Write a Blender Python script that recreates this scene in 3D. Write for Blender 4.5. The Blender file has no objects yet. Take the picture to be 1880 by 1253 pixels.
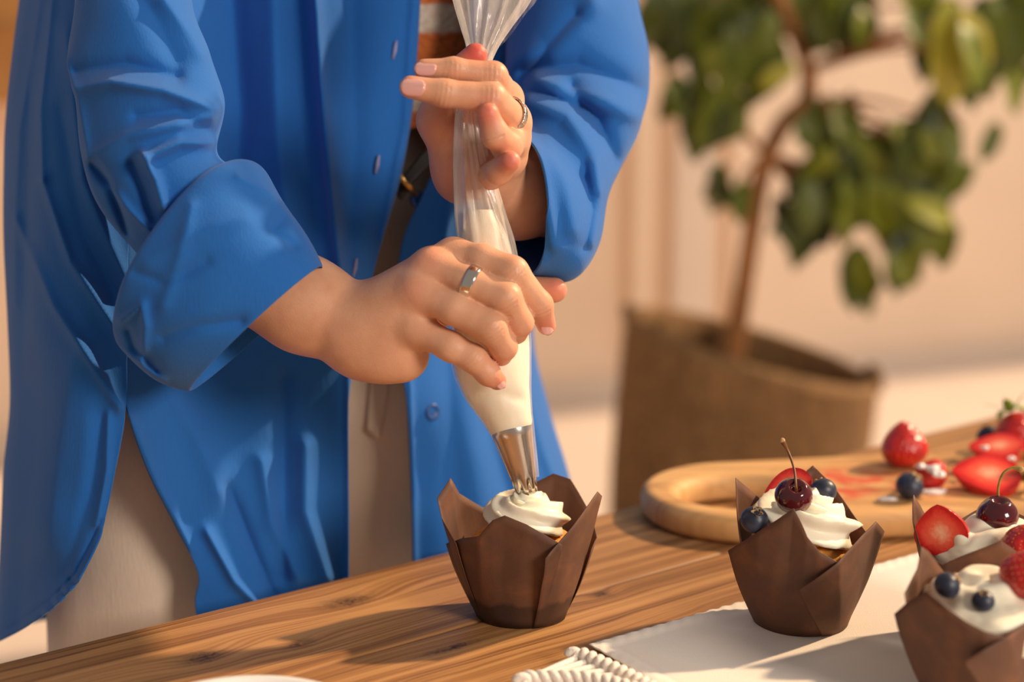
import bpy, bmesh, math, random
import numpy as np
from mathutils import Vector
random.seed(7); RNG = np.random.default_rng(7)
SC = bpy.context.scene
COL = SC.collection
# ------------------------------------------------------------------ camera, sky, sun, exposure
FPX, CX, CY, PITCH, CAMH = 3133.0, 940.0, 626.5, math.radians(11), 1.10
cd = bpy.data.cameras.new('camera'); cam = bpy.data.objects.new('camera', cd); COL.objects.link(cam)
cam.location = (0, 0, CAMH); cam.rotation_euler = (math.radians(90) - PITCH, 0, 0)
cd.sensor_width = 36; cd.lens = FPX / 1880 * 36; cd.clip_start = .05
cd.dof.use_dof = True; cd.dof.focus_distance = .972; cd.dof.aperture_fstop = 3.6
SC.camera = cam
wd = bpy.data.worlds.new('room_light'); SC.world = wd; wd.use_nodes = True
wd.node_tree.nodes['Background'].inputs[0].default_value = (1, .92, .85, 1)
wd.node_tree.nodes['Background'].inputs[1].default_value = .28
ld = bpy.data.lights.new('sun', 'SUN'); ld.energy = 4.8; ld.color = (1, .72, .45); ld.angle = math.radians(2.2)
sun = bpy.data.objects.new('sun', ld); COL.objects.link(sun); sun.location = (3, -.6, 3)
sun.rotation_euler = Vector((.74, .37, .60)).to_track_quat('Z', 'Y').to_euler()
al = bpy.data.lights.new('ceiling_softbox', 'AREA'); al.energy = 58; al.color = (1, .88, .76); al.shape = 'SQUARE'; al.size = .8
alo = bpy.data.objects.new('ceiling_softbox', al); COL.objects.link(alo); alo.location = (1.9, -.95, 1.85)
alo.rotation_euler = (Vector((1.9, -.95, 1.85)) - Vector((0, 1.1, .85))).to_track_quat('Z', 'Y').to_euler()
bl = bpy.data.lights.new('added_wall_fill', 'AREA'); bl.energy = 28; bl.color = (1, .88, .76); bl.shape = 'SQUARE'; bl.size = 1.2  # unseen fill light, added to brighten the back wall, floor and plant
blo = bpy.data.objects.new('added_wall_fill', bl); COL.objects.link(blo); blo.location = (2.3, 3.0, 2.6)
blo.rotation_euler = (Vector((2.3, 3.0, 2.6)) - Vector((1.2, 4.8, .7))).to_track_quat('Z', 'Y').to_euler()
vs = SC.view_settings
SC.display_settings.display_device = 'sRGB'
vs.view_transform = 'Standard'; vs.look = 'None'; vs.gamma = 1; vs.use_curve_mapping = False; vs.exposure = 0

# ------------------------------------------------------------------ helpers
CP, SP = math.cos(PITCH), math.sin(PITCH)
def c2w(c):                                   # camera-aligned metres (right, up, depth) -> world
    c = np.asarray(c, float); x, y, t = c[..., 0], c[..., 1], c[..., 2]
    return np.stack([x, t * CP + y * SP, CAMH - t * SP + y * CP], -1)
def w2c(w):
    w = np.asarray(w, float); x, y, z = w[..., 0], w[..., 1], w[..., 2] - CAMH
    return np.stack([x, y * SP + z * CP, y * CP - z * SP], -1)
def p2c(p):
    p = np.asarray(p, float); px, py, t = p[..., 0], p[..., 1], p[..., 2]
    return np.stack([(px - CX) / FPX * t, -(py - CY) / FPX * t, t], -1)
def W(px, py, t): return c2w(p2c(np.stack(np.broadcast_arrays(np.asarray(px, float), np.asarray(py, float), np.asarray(t, float)), -1)))
def on_plane(px, py, z):
    x = (px - CX) / FPX; y = -(py - CY) / FPX
    d = np.array((x, CP + y * SP, -SP + y * CP)); k = (z - CAMH) / d[2]
    return np.array((d[0] * k, d[1] * k, z))
def srgb(r, g, b):
    f = lambda c: c / 12.92 if c <= .04045 else ((c + .055) / 1.055) ** 2.4
    return (f(r / 255), f(g / 255), f(b / 255), 1)
WLOC = {}
def thing(name, label, cat, loc=(0, 0, 0), group=None):
    o = bpy.data.objects.new(name, None); COL.objects.link(o); o.location = loc; o.empty_display_size = .02
    WLOC[o.name] = np.array(loc, float); o['label'] = label; o['category'] = cat
    if group: o['group'] = group
    return o
def tag(o, label=None, cat=None, group=None, kind=None):
    if label: o['label'] = label
    if cat: o['category'] = cat
    if group: o['group'] = group
    if kind: o['kind'] = kind
    return o
def mesh(name, verts, faces, mat, parent=None, smooth=True, thick=0, sub=0, attrs=None, off=-1, loc=None):
    v = np.asarray(verts, float)
    base = WLOC[parent.name] if parent else (np.array(loc, float) if loc is not None else np.zeros(3))
    me = bpy.data.meshes.new(name); v = v - base
    me.from_pydata([tuple(a) for a in v], [], [tuple(int(i) for i in f) for f in faces])
    bm = bmesh.new(); bm.from_mesh(me); bmesh.ops.recalc_face_normals(bm, faces=bm.faces); bm.to_mesh(me); bm.free()
    if attrs:
        for k, a in attrs.items():
            at = me.attributes.new(k, 'FLOAT', 'POINT'); at.data.foreach_set('value', np.asarray(a, np.float32))
    if smooth: me.polygons.foreach_set('use_smooth', [True] * len(me.polygons))
    me.materials.append(mat)
    o = bpy.data.objects.new(name, me); COL.objects.link(o)
    if parent: o.parent = parent
    elif loc is not None: o.location = loc
    WLOC[o.name] = base
    if sub:
        m = o.modifiers.new('subsurf', 'SUBSURF'); m.levels = m.render_levels = sub
    if thick:
        m = o.modifiers.new('solid', 'SOLIDIFY'); m.thickness = thick; m.offset = off
    return o
def grid_faces(n, m, wrap=False):             # n rows, m columns
    f = []
    for i in range(n - 1):
        for j in range(m if wrap else m - 1):
            k = (j + 1) % m
            f.append((i * m + j, i * m + k, (i + 1) * m + k, (i + 1) * m + j))
    return f
def catmull(P, n):                            # resample control points along axis 0 to n samples
    P = np.asarray(P, float); k = len(P)
    if k == 2: 
        u = np.linspace(0, 1, n).reshape((-1,) + (1,) * (P.ndim - 1)); return P[0] * (1 - u) + P[1] * u
    u = np.linspace(0, k - 1, n); i = np.clip(u.astype(int), 0, k - 2); f = (u - i).reshape((-1,) + (1,) * (P.ndim - 1))
    E = np.concatenate([[2 * P[0] - P[1]], P, [2 * P[-1] - P[-2]]]); a, b, c, d = E[i], E[i + 1], E[i + 2], E[i + 3]
    return .5 * (2 * b + (c - a) * f + (2 * a - 5 * b + 4 * c - d) * f ** 2 + (3 * b - a - 3 * c + d) * f ** 3)
def seg_dist(P, poly):                        # pixel distance from points to a polyline
    P = P[..., :2]; best = np.full(P.shape[:-1], 1e9)
    for a, b in zip(poly[:-1], poly[1:]):
        a = np.array(a, float); b = np.array(b, float); ab = b - a
        h = np.clip(((P - a) @ ab) / (ab @ ab), 0, 1)[..., None]
        best = np.minimum(best, np.linalg.norm(P - a - h * ab, axis=-1))
    return best
def fold(G, folds, w=None):                   # cloth folds: ridges (amp > 0, towards the viewer's side of the cloth) and grooves
    G = G.copy()
    for poly, wd_, amp in folds:
        q = np.sqrt((seg_dist(G, poly) / wd_) ** 2 + .03); d = 1.15 * amp * np.exp(-q ** 1.45)
        G[..., 2] -= d if w is None else d * w
    return G
def vnoise(P, scale, seed=0, oct=2):          # smooth value noise on the rows of P (n, 3)
    out = np.zeros(P.shape[:-1]); amp = 1
    for o in range(oct):
        r = np.random.default_rng(seed + o); T = r.uniform(-1, 1, (32, 32, 32))
        Q = P / scale * 2 ** o + 100.3; i = np.floor(Q).astype(int); f = Q - i; f = f * f * (3 - 2 * f); s = 0
        for dx in (0, 1):
            for dy in (0, 1):
                for dz in (0, 1):
                    wgt = (f[..., 0] if dx else 1 - f[..., 0]) * (f[..., 1] if dy else 1 - f[..., 1]) * (f[..., 2] if dz else 1 - f[..., 2])
                    s = s + wgt * T[(i[..., 0] + dx) % 32, (i[..., 1] + dy) % 32, (i[..., 2] + dz) % 32]
        out += amp * s; amp *= .5
    return out
def sheet(name, rows, n, m, mat, parent, folds=(), noise=(0, .1), thick=.0012, seed=1):
    G = catmull(np.array([catmull(r, m) for r in rows]), n)
    G = fold(G, folds); P = W(G[..., 0], G[..., 1], G[..., 2])
    if noise[0]:
        P[..., 1] += noise[0] * vnoise(P * np.array((1, 1, .45)), noise[1], seed)
    return mesh(name, P.reshape(-1, 3), grid_faces(n, m), mat, parent, thick=thick)
def tube_px(name, rings, n, m, mat, parent, folds=(), noise=(0, .1), thick=0, cap=False, pleat=None, seed=1, sup=1.0):
    # ring: (lx, ly, rx, ry, depth, half depth, skew x, skew y)
    R = catmull(np.array([tuple(r) + (0,) * (8 - len(r)) for r in rings], float), n)
    a = np.linspace(0, 2 * np.pi, m, endpoint=False)[None, :]
    c, s = np.cos(a), np.sin(a)
    if sup != 1: c, s = np.sign(c) * abs(c) ** sup, np.sign(s) * abs(s) ** sup
    q = 1.0
    if pleat is not None:
        k, amp, tw = pleat; q = 1 + np.interp(np.linspace(0, 1, n), np.linspace(0, 1, len(amp)), amp)[:, None] * (np.cos(k * a + tw * np.linspace(0, 1, n)[:, None]) + .6 * np.cos((k * 2 - 3) * a + 2.1))
    cxy = (R[:, :2] + R[:, 2:4]) / 2; h = (R[:, 2:4] - R[:, :2]) / 2
    G = np.stack([cxy[:, :1] + q * (c * h[:, :1] + s * R[:, 6:7]), cxy[:, 1:2] + q * (c * h[:, 1:2] + s * R[:, 7:8]), R[:, 4:5] - s * q * R[:, 5:6]], -1)
    G = fold(G, folds, np.clip(s * 2 + .6, 0, 1) + 0 * G[..., 0])
    P = W(G[..., 0], G[..., 1], G[..., 2])
    if noise[0]:
        C = P.mean(1, keepdims=True); d = P - C; d /= np.linalg.norm(d, axis=-1, keepdims=True) + 1e-9
        P = P + d * (noise[0] * vnoise(P, noise[1], seed))[..., None]
    V = P.reshape(-1, 3); F = grid_faces(n, m, True)
    if cap:
        V = np.concatenate([V, [P[0].mean(0)], [P[-1].mean(0)]]); b = n * m
        F += [(b, (j + 1) % m, j) for j in range(m)] + [(b + 1, (n - 1) * m + j, (n - 1) * m + (j + 1) % m) for j in range(m)]
    return mesh(name, V, F, mat, parent, thick=thick)
def frame_of(T):
    T = T / np.linalg.norm(T); a = np.array((0, 0, 1.)) if abs(T[2]) < .9 else np.array((1., 0, 0))
    u = np.cross(T, a); u /= np.linalg.norm(u); return u, np.cross(T, u)
def tube(path, rad, seg=10, n=None, cap=True):            # world-space swept tube -> (verts, faces)
    P = np.asarray(path, float)
    if n: P = catmull(P, n)
    k = len(P); rad = np.interp(np.linspace(0, 1, k), np.linspace(0, 1, len(np.atleast_1d(rad))), np.atleast_1d(rad))
    T = np.gradient(P, axis=0); u, w = frame_of(T[0]); V = []
    for i in range(k):
        t = T[i] / (np.linalg.norm(T[i]) + 1e-12); u = u - t * (u @ t); u /= np.linalg.norm(u); w = np.cross(t, u)
        for j in range(seg):
            a = 2 * math.pi * j / seg; V.append(P[i] + rad[i] * (math.cos(a) * u + math.sin(a) * w))
    F = grid_faces(k, seg, True)
    if cap:
        V += [P[0], P[-1]]; b = k * seg
        F += [(b, (j + 1) % seg, j) for j in range(seg)] + [(b + 1, (k - 1) * seg + j, (k - 1) * seg + (j + 1) % seg) for j in range(seg)]
    return np.array(V), F
def join(*vf):
    V, F, b = [], [], 0
    for v, f in vf:
        V.append(np.asarray(v, float)); F += [tuple(i + b for i in q) for q in f]; b += len(v)
    return np.concatenate(V), F
def lathe(prof, seg=32, fn=None):                          # prof: (r, z) list -> verts/faces about z
    V = []; k = len(prof)
    for r, z in prof:
        for j in range(seg):
            a = 2 * math.pi * j / seg; V.append((r * math.cos(a), r * math.sin(a), z))
    V = np.array(V, float)
    if fn is not None: V = fn(V)
    return V, grid_faces(k, seg, True)
def box(x0, x1, y0, y1, z0, z1):
    V = np.array([(x, y, z) for x in (x0, x1) for y in (y0, y1) for z in (z0, z1)], float)
    return V, [(0, 1, 3, 2), (4, 6, 7, 5), (0, 4, 5, 1), (2, 3, 7, 6), (0, 2, 6, 4), (1, 5, 7, 3)]
def align(V, zdir, roll=0, loc=(0, 0, 0)):                 # local z -> zdir
    z = np.array(zdir, float); z /= np.linalg.norm(z); u, w = frame_of(z)
    u2 = math.cos(roll) * u + math.sin(roll) * w; w2 = np.cross(z, u2)
    V = np.asarray(V, float); return V[:, :1] * u2 + V[:, 1:2] * w2 + V[:, 2:3] * z + np.array(loc, float)

# ---- signed distance bodies, meshed with surface nets
class Field:
    def __init__(s, lo, hi, h):
        s.h = h; s.lo = np.array(lo, float); s.n = np.ceil((np.array(hi) - lo) / h).astype(int) + 1
        s.F = np.full(s.n, 1.0, np.float32)
    def blank(s): return np.full(s.n, 1.0, np.float32)
    def box(s, lo, hi):
        a = np.clip(np.floor((np.array(lo) - s.lo) / s.h).astype(int), 0, s.n); b = np.clip(np.ceil((np.array(hi) - s.lo) / s.h).astype(int) + 1, 0, s.n)
        sl = tuple(slice(a[i], b[i]) for i in range(3))
        g = [(np.arange(a[i], b[i]) * s.h + s.lo[i]).astype(np.float32) for i in range(3)]
        return sl, g[0][:, None, None], g[1][None, :, None], g[2][None, None, :]
    def cone(s, F, a, b, ra, rb, k=.003, flat=None):
        a = np.array(a, float); b = np.array(b, float); m = max(ra, rb) + 2 * k + 3 * s.h
        sl, X, Y, Z = s.box(np.minimum(a, b) - m, np.maximum(a, b) + m); ba = b - a; L = max(float(ba @ ba), 1e-9)
        t = np.clip(((X - a[0]) * ba[0] + (Y - a[1]) * ba[1] + (Z - a[2]) * ba[2]) / L, 0, 1)
        d = np.sqrt((X - a[0] - t * ba[0]) ** 2 + (Y - a[1] - t * ba[1]) ** 2 + (Z - a[2] - t * ba[2]) ** 2) - (ra + (rb - ra) * t)
        F[sl] = smin(F[sl], d.astype(np.float32), k)
    def ell(s, F, c, r, k=.003, R=None):
        c = np.array(c, float); r = np.array(r, float); m = max(r) + 2 * k + 3 * s.h
        sl, X, Y, Z = s.box(c - m, c + m); X, Y, Z = X - c[0], Y - c[1], Z - c[2]
        if R is not None: X, Y, Z = [R[0][i] * X + R[1][i] * Y + R[2][i] * Z for i in range(3)]
        k0 = np.sqrt((X / r[0]) ** 2 + (Y / r[1]) ** 2 + (Z / r[2]) ** 2); k1 = np.sqrt((X / r[0] ** 2) ** 2 + (Y / r[1] ** 2) ** 2 + (Z / r[2] ** 2) ** 2) + 1e-9
        F[sl] = smin(F[sl], (k0 * (k0 - 1) / k1).astype(np.float32), k)
    def mesh(s, F):
        n = np.array(F.shape); S = F < 0; c = S[:-1, :-1, :-1].astype(np.int8)
        cs = [(x, y, z) for x in (0, 1) for y in (0, 1) for z in (0, 1)]
        tot = sum(S[x:n[0] - 1 + x, y:n[1] - 1 + y, z:n[2] - 1 + z].astype(np.int8) for x, y, z in cs)
        act = np.argwhere((tot > 0) & (tot < 8)); ID = np.full(n - 1, -1, np.int64); ID[tuple(act.T)] = np.arange(len(act))
        val = {q: F[act[:, 0] + q[0], act[:, 1] + q[1], act[:, 2] + q[2]] for q in cs}
        acc = np.zeros((len(act), 3)); cnt = np.zeros(len(act))
        for q in cs:
            for ax in range(3):
                if q[ax]: continue
                r = list(q); r[ax] = 1; f0, f1 = val[q], val[tuple(r)]; x = (f0 < 0) != (f1 < 0)
                t = np.where(x, f0 / np.where(f0 == f1, 1, f0 - f1), 0); p = np.repeat(np.array([q], float), len(act), 0); p[:, ax] += t
                acc += p * x[:, None]; cnt += x
        V = (act + acc / cnt[:, None]) * s.h + s.lo; Fs = []
        for ax in range(3):
            a0 = [slice(None)] * 3; a1 = [slice(None)] * 3; a0[ax] = slice(0, -1); a1[ax] = slice(1, None)
            E = np.argwhere(S[tuple(a0)] != S[tuple(a1)]); b, c_ = [(1, 2), (2, 0), (0, 1)][ax]
            E = E[(E[:, b] > 0) & (E[:, c_] > 0) & (E[:, b] < n[b] - 1) & (E[:, c_] < n[c_] - 1)]
            def at(db, dc):
                q = E.copy(); q[:, b] += db; q[:, c_] += dc; return ID[tuple(q.T)]
            Q = np.stack([at(-1, -1), at(0, -1), at(0, 0), at(-1, 0)], -1); Fs.append(Q[(Q >= 0).all(1)])
        return V, np.concatenate(Fs)
def smin(a, b, k):
    h = np.clip(.5 + .5 * (b - a) / k, 0, 1); return b + (a - b) * h - k * h * (1 - h)

# ------------------------------------------------------------------ materials
class Mat:
    def __init__(s, name):
        s.m = bpy.data.materials.new(name); s.m.use_nodes = True; s.nt = s.m.node_tree; s.b = s.nt.nodes['Principled BSDF']
    def n(s, t, **kw):
        x = s.nt.nodes.new(t)
        for k, v in kw.items():
            if k.startswith('_'): setattr(x, k[1:], v)
            else:
                key = int(k[1:]) if k[0] == 'i' and k[1:].isdigit() else k.replace('__', ' ')
                if isinstance(v, bpy.types.NodeSocket): s.nt.links.new(v, x.inputs[key])
                else: x.inputs[key].default_value = v
        return x
    def l(s, a, b): s.nt.links.new(a, b)
    def coord(s, scale=(1, 1, 1), kind='Object'):
        t = s.n('ShaderNodeTexCoord'); return s.n('ShaderNodeMapping', i0=t.outputs[kind], Scale=scale).outputs[0]
    def noise(s, vec, scale, detail=3, dist=0, rough=.5):
        return s.n('ShaderNodeTexNoise', Vector=vec, Scale=scale, Detail=detail, Distortion=dist, Roughness=rough).outputs[0]
    def ramp(s, fac, stops):
        r = s.n('ShaderNodeValToRGB', Fac=fac); e = r.color_ramp.elements
        while len(e) < len(stops): e.new(.5)
        for i, (p, c) in enumerate(stops): e[i].position = p; e[i].color = c
        return r.outputs[0]
    def math(s, op, a, b=0., c=0.):
        return s.n('ShaderNodeMath', _operation=op, i0=a, i1=b, i2=c).outputs[0]
    def mix(s, f, a, b, mode='MIX'):
        x = s.nt.nodes.new('ShaderNodeMix'); x.data_type = 'RGBA'; x.blend_type = mode
        for k, v in ((0, f), (6, a), (7, b)):
            if isinstance(v, bpy.types.NodeSocket): s.nt.links.new(v, x.inputs[k])
            else: x.inputs[k].default_value = v
        return x.outputs[2]
    def bump(s, h, strength=.3, dist=.001):
        s.l(s.n('ShaderNodeBump', Height=h, Strength=strength, Distance=dist).outputs[0], s.b.inputs['Normal'])
    def set(s, **kw):
        for k, v in kw.items():
            k = k.replace('__', ' ')
            if isinstance(v, bpy.types.NodeSocket): s.l(v, s.b.inputs[k])
            else: s.b.inputs[k].default_value = v
        return s.m
def simple(name, c, rough=.5, var=.12, scale=40, bump=0, bscale=300, **kw):
    M = Mat(name); co = M.coord(); nz = M.noise(co, scale, 4)
    d = tuple(x * (1 - var) for x in c[:3]) + (1,); e = tuple(min(1, x * (1 + var)) for x in c[:3]) + (1,)
    M.set(Base__Color=M.ramp(nz, [(.3, d), (.7, e)]), Roughness=rough, **kw)
    if bump: M.bump(M.noise(co, bscale, 3), bump)
    return M.m
def fabric(name, c, var=.1, weave=1600, bstr=.25, sheen=.25, wr=.0):
    M = Mat(name); co = M.coord(); nz = M.noise(co, 14, 4)
    d = tuple(x * (1 - var) for x in c[:3]) + (1,); e = tuple(min(1, x * (1 + var)) for x in c[:3]) + (1,)
    thr = M.noise(M.coord((1, 1, .12)), weave * .55, 2); col = M.ramp(nz, [(.3, d), (.7, e)])
    col = M.mix(.4, col, M.ramp(thr, [(.3, d), (.7, e)]), 'MIX')
    M.set(Base__Color=col, Roughness=.9, Sheen__Weight=sheen, Specular__IOR__Level=.15)
    h = M.math('ADD', M.math('MULTIPLY', thr, 1.1), M.math('MULTIPLY', M.noise(co, 38, 4, .6), 1.0 + wr))
    M.bump(h, bstr, .0016); return M.m
M_SHIRT = fabric('blue_cotton', (.019, .130, .44, 1), .06, bstr=.14, sheen=.14)
M_TROUS = fabric('beige_cotton', srgb(226, 204, 182), .05, bstr=.2)
M_CLOTH = fabric('cream_cotton', srgb(238, 226, 212), .03, weave=2200, bstr=.15)
M_ROPE = fabric('cotton_cord', srgb(240, 228, 214), .05, weave=1500, bstr=.3)
M_BUTTON = simple('blue_button', (.008, .06, .24, 1), .4)
M_STITCH = simple('pale_thread', srgb(150, 150, 190), .8)
M_BELT = simple('dark_leather', srgb(38, 30, 24), .45, bump=.2)
M_BRASS = simple('brass', srgb(190, 150, 90), .3, Metallic=1.0)
M_STEEL = simple('steel', srgb(205, 196, 186), .22, .04, Metallic=1.0)
M_RING = simple('polished_silver', srgb(225, 212, 198), .14, .03, Metallic=1.0)
def m_ring2():
    M = Mat('engraved_silver'); v = M.n('ShaderNodeTexVoronoi', Vector=M.coord(), Scale=700.).outputs[0]
    M.set(Base__Color=M.ramp(v, [(.15, srgb(70, 60, 50)), (.4, srgb(215, 203, 188))]), Metallic=1.0, Roughness=.28); M.bump(v, .6, .0006); return M.m
M_RING2 = m_ring2()
def m_skin():
    M = Mat('skin'); co = M.coord(); at = M.n('ShaderNodeAttribute', _attribute_name='red').outputs['Fac']
    nz = M.noise(co, 55, 5); base = M.ramp(nz, [(.3, srgb(208, 150, 116)), (.7, srgb(222, 168, 134))])
    col = M.mix(at, base, srgb(216, 92, 80)); fine = M.noise(co, 900, 3)
    M.set(Base__Color=col, Roughness=M.math('ADD', .36, M.math('MULTIPLY', fine, .2)), Subsurface__Weight=.14, Subsurface__Scale=.006, Specular__IOR__Level=.42)
    M.b.inputs['Subsurface Radius'].default_value = (1, .35, .18)
    v = M.n('ShaderNodeTexVoronoi', Vector=co, Scale=1100.).outputs[0]
    M.bump(M.math('ADD', M.math('MULTIPLY', v, .4), M.math('MULTIPLY', M.noise(co, 220, 3), .9)), .22, .0007); return M.m
M_SKIN = m_skin()
M_NAIL = simple('nail_varnish', srgb(232, 168, 156), .1, .04, Coat__Weight=.6, Subsurface__Weight=.1)
M_HAIR = simple('brown_hair', srgb(70, 46, 32), .5, .3, 200, .4, 900)
M_SHOE = simple('white_shoe', srgb(225, 220, 210), .6)
def m_knit():
    M = Mat('striped_knit'); t = M.n('ShaderNodeTexCoord').outputs['Object']; z = M.n('ShaderNodeSeparateXYZ', i0=t).outputs[2]
    w1 = M.n('ShaderNodeTexVoronoi', Vector=M.n('ShaderNodeMapping', i0=t, Scale=(1, 1, 1.5)).outputs[0], Scale=170.).outputs[0]
    zz = M.math('ADD', z, M.math('MULTIPLY', M.noise(t, 60, 2), .006))
    o1, w1_ = srgb(226, 126, 58), srgb(240, 228, 212)
    band = M.ramp(M.math('MULTIPLY', M.math('SUBTRACT', zz, 1.0), 5.), [(.0, o1), (.17, o1), (.18, w1_), (.25, w1_), (.26, o1), (.43, o1), (.44, w1_), (.53, w1_), (.54, o1), (.80, o1), (.81, w1_), (1, w1_)])
    M.set(Base__Color=M.mix(M.math('MULTIPLY', w1, .55), band, srgb(190, 110, 70), 'MULTIPLY'), Roughness=.95, Sheen__Weight=.3); M.bump(w1, .8, .003); return M.m
M_KNIT = m_knit()
def m_paper(grease=False):
    M = Mat('brown_baking_paper'); co = M.coord(); a = M.noise(co, 60, 5, .4); b = M.noise(co, 1400, 3)
    col = M.mix(M.math('MULTIPLY', b, .30), M.ramp(a, [(.25, srgb(92, 62, 47)), (.55, srgb(108, 72, 53)), (.8, srgb(134, 84, 54))]), srgb(72, 49, 39))
    if grease:
        z = M.n('ShaderNodeSeparateXYZ', i0=M.n('ShaderNodeTexCoord').outputs['Object']).outputs[2]; g = M.math('ADD', z, M.math('MULTIPLY', M.math('SUBTRACT', M.noise(co, 70, 3), .5), .012))
        col = M.mix(M.ramp(M.math('MULTIPLY', g, 25.), [(.34, (.75, .75, .75, 1)), (.42, (0, 0, 0, 1))]), col, srgb(48, 34, 28))
    M.set(Base__Color=col, Roughness=.62, Specular__IOR__Level=.35); M.bump(M.math('ADD', M.math('MULTIPLY', b, .3), M.math('MULTIPLY', M.noise(co, 35, 3, 1.), 1.3)), .22, .0014); return M.m
M_PAPER = m_paper(); M_PAPER2 = m_paper(True)
M_CREAM = simple('piped_cream', srgb(250, 238, 212), .42, .02, 30, .08, 500, Subsurface__Weight=.22, Subsurface__Scale=.006)
M_CAKE = simple('sponge_cake', srgb(216, 150, 66), .85, .25, 220, .8, 420)
def m_film(name, alpha, col):
    M = Mat(name); lw = M.n('ShaderNodeLayerWeight', Blend=.35).outputs[1]; co = M.coord((1, 1, .08)); nz = M.noise(co, 260, 3)
    a = M.math('ADD', M.math('ADD', alpha, M.math('MULTIPLY', lw, .35)), M.math('MULTIPLY', M.math('SUBTRACT', nz, .5), .5))
    M.set(Base__Color=col, Alpha=M.math('MINIMUM', M.math('MAXIMUM', a, .05), 1.), Roughness=.16, Specular__IOR__Level=.7, Coat__Weight=.4, Coat__Roughness=.08)
    M.bump(nz, .35, .002); return M.m
M_FILM = m_film('clear_bag_film', .34, srgb(244, 232, 216))
M_FILM2 = m_film('thin_bag_film', .02, srgb(235, 228, 225))
def m_straw(name, cut=False):
    M = Mat(name); co = M.coord()
    if cut:
        t = M.n('ShaderNodeTexCoord').outputs['Object']; at = M.n('ShaderNodeAttribute', _attribute_name='core').outputs['Fac']
        st = M.noise(co, 420, 2); f = M.math('ADD', at, M.math('MULTIPLY', M.math('SUBTRACT', st, .5), .35))
        M.set(Base__Color=M.ramp(f, [(.05, srgb(248, 176, 140)), (.35, srgb(240, 100, 72)), (.75, srgb(226, 52, 42)), (1, srgb(200, 24, 26))]), Roughness=.25, Subsurface__Weight=.2, Subsurface__Scale=.004); M.bump(st, .3, .0008)
    else:
        nz = M.noise(co, 90, 4); v = M.n('ShaderNodeTexVoronoi', Vector=co, Scale=330.).outputs[0]
        M.set(Base__Color=M.ramp(nz, [(.3, srgb(176, 16, 22)), (.7, srgb(212, 36, 34))]), Roughness=.28, Subsurface__Weight=.15, Subsurface__Scale=.004, Coat__Weight=.2); M.bump(v, .7, .0012)
    return M.m
M_STRAW, M_STRAWCUT = m_straw('strawberry_skin'), m_straw('strawberry_flesh', True)
M_SEED = simple('strawberry_seed', srgb(226, 170, 84), .5)
M_CALYX = simple('strawberry_calyx', srgb(120, 150, 50), .6, .3, 100)
M_CHERRY = simple('dark_cherry', srgb(78, 14, 22), .12, .35, 60, Coat__Weight=.5, Coat__Roughness=.05)
M_STEM = simple('cherry_stem', srgb(150, 128, 56), .5, .3, 200)
M_STEMB = simple('brown_cherry_stem', srgb(112, 68, 32), .5, .3, 200)
M_BLUE = simple('blueberry', srgb(40, 46, 66), .42, .4, 120, .1, 300)
M_CROWN = simple('dried_crown', srgb(176, 140, 92), .8, .3, 300)
M_SUGAR = simple('sugar', srgb(246, 236, 232), .5, .03, 300, .4, 900)
M_PLATE = simple('white_glaze', srgb(236, 234, 232), .15, .02)
def m_wood(name, cols, knots=(), gs=1.0, rough=.42):
    M = Mat(name); t = M.n('ShaderNodeTexCoord').outputs['Object']; s = M.n('ShaderNodeSeparateXYZ', i0=t)
    x, y = s.outputs[0], s.outputs[1]; rnd = M.n('ShaderNodeObjectInfo').outputs['Random']
    warp = M.math('MULTIPLY', M.math('SUBTRACT', M.noise(M.n('ShaderNodeMapping', i0=t, Scale=(1.6, 9, 1)).outputs[0], 3.2, 3), .5), .020)
    g = M.math('ADD', y, warp); dark = None
    for kx, ky, lx, ly, am in knots:
        d = M.n('ShaderNodeVectorMath', _operation='LENGTH', i0=M.n('ShaderNodeCombineXYZ', i0=M.math('MULTIPLY', M.math('SUBTRACT', x, kx), 1 / lx), i1=M.math('MULTIPLY', M.math('SUBTRACT', y, ky), 1 / ly)).outputs[0]).outputs['Value']
        e = M.math('POWER', 2.718, M.math('MULTIPLY', M.math('MULTIPLY', d, d), -.35))
        g = M.math('ADD', g, M.math('MULTIPLY', e, am))
        k = M.math('POWER', 2.718, M.math('MULTIPLY', M.math('MULTIPLY', d, d), -1.6))
        dark = k if dark is None else M.math('ADD', dark, k)
    c1 = M.n('ShaderNodeCombineXYZ', i0=M.math('MULTIPLY', x, 1.6 * gs), i1=M.math('MULTIPLY', g, 190 * gs), i2=M.math('MULTIPLY', rnd, 17)).outputs[0]
    c2 = M.n('ShaderNodeCombineXYZ', i0=M.math('MULTIPLY', x, 5. * gs), i1=M.math('MULTIPLY', g, 560 * gs), i2=M.math('MULTIPLY', rnd, 5)).outputs[0]
    c3 = M.n('ShaderNodeCombineXYZ', i0=M.math('MULTIPLY', x, 4.), i1=M.math('MULTIPLY', g, 14), i2=rnd).outputs[0]
    a, b, c = M.noise(c1, 1, 2), M.noise(c2, 1, 3), M.noise(c3, 1, 3)
    f = M.math('ADD', M.math('MULTIPLY', a, .42), M.math('ADD', M.math('MULTIPLY', b, .28), M.math('MULTIPLY', c, .3)))
    col = M.ramp(f, [(.36, cols[0]), (.48, cols[1]), (.60, cols[2])])
    if dark is not None:
        dk = M.math('MULTIPLY', M.math('MINIMUM', dark, 1.), M.math('MULTIPLY', M.noise(t, 160, 4, 1.5), 1.55))
        col = M.mix(M.math('MINIMUM', dk, .92), col, srgb(48, 26, 14))
    M.set(Base__Color=col, Roughness=M.math('ADD', rough, M.math('MULTIPLY', b, .2)), Specular__IOR__Level=.4)
    M.bump(f, .35, .0015); return M
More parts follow.
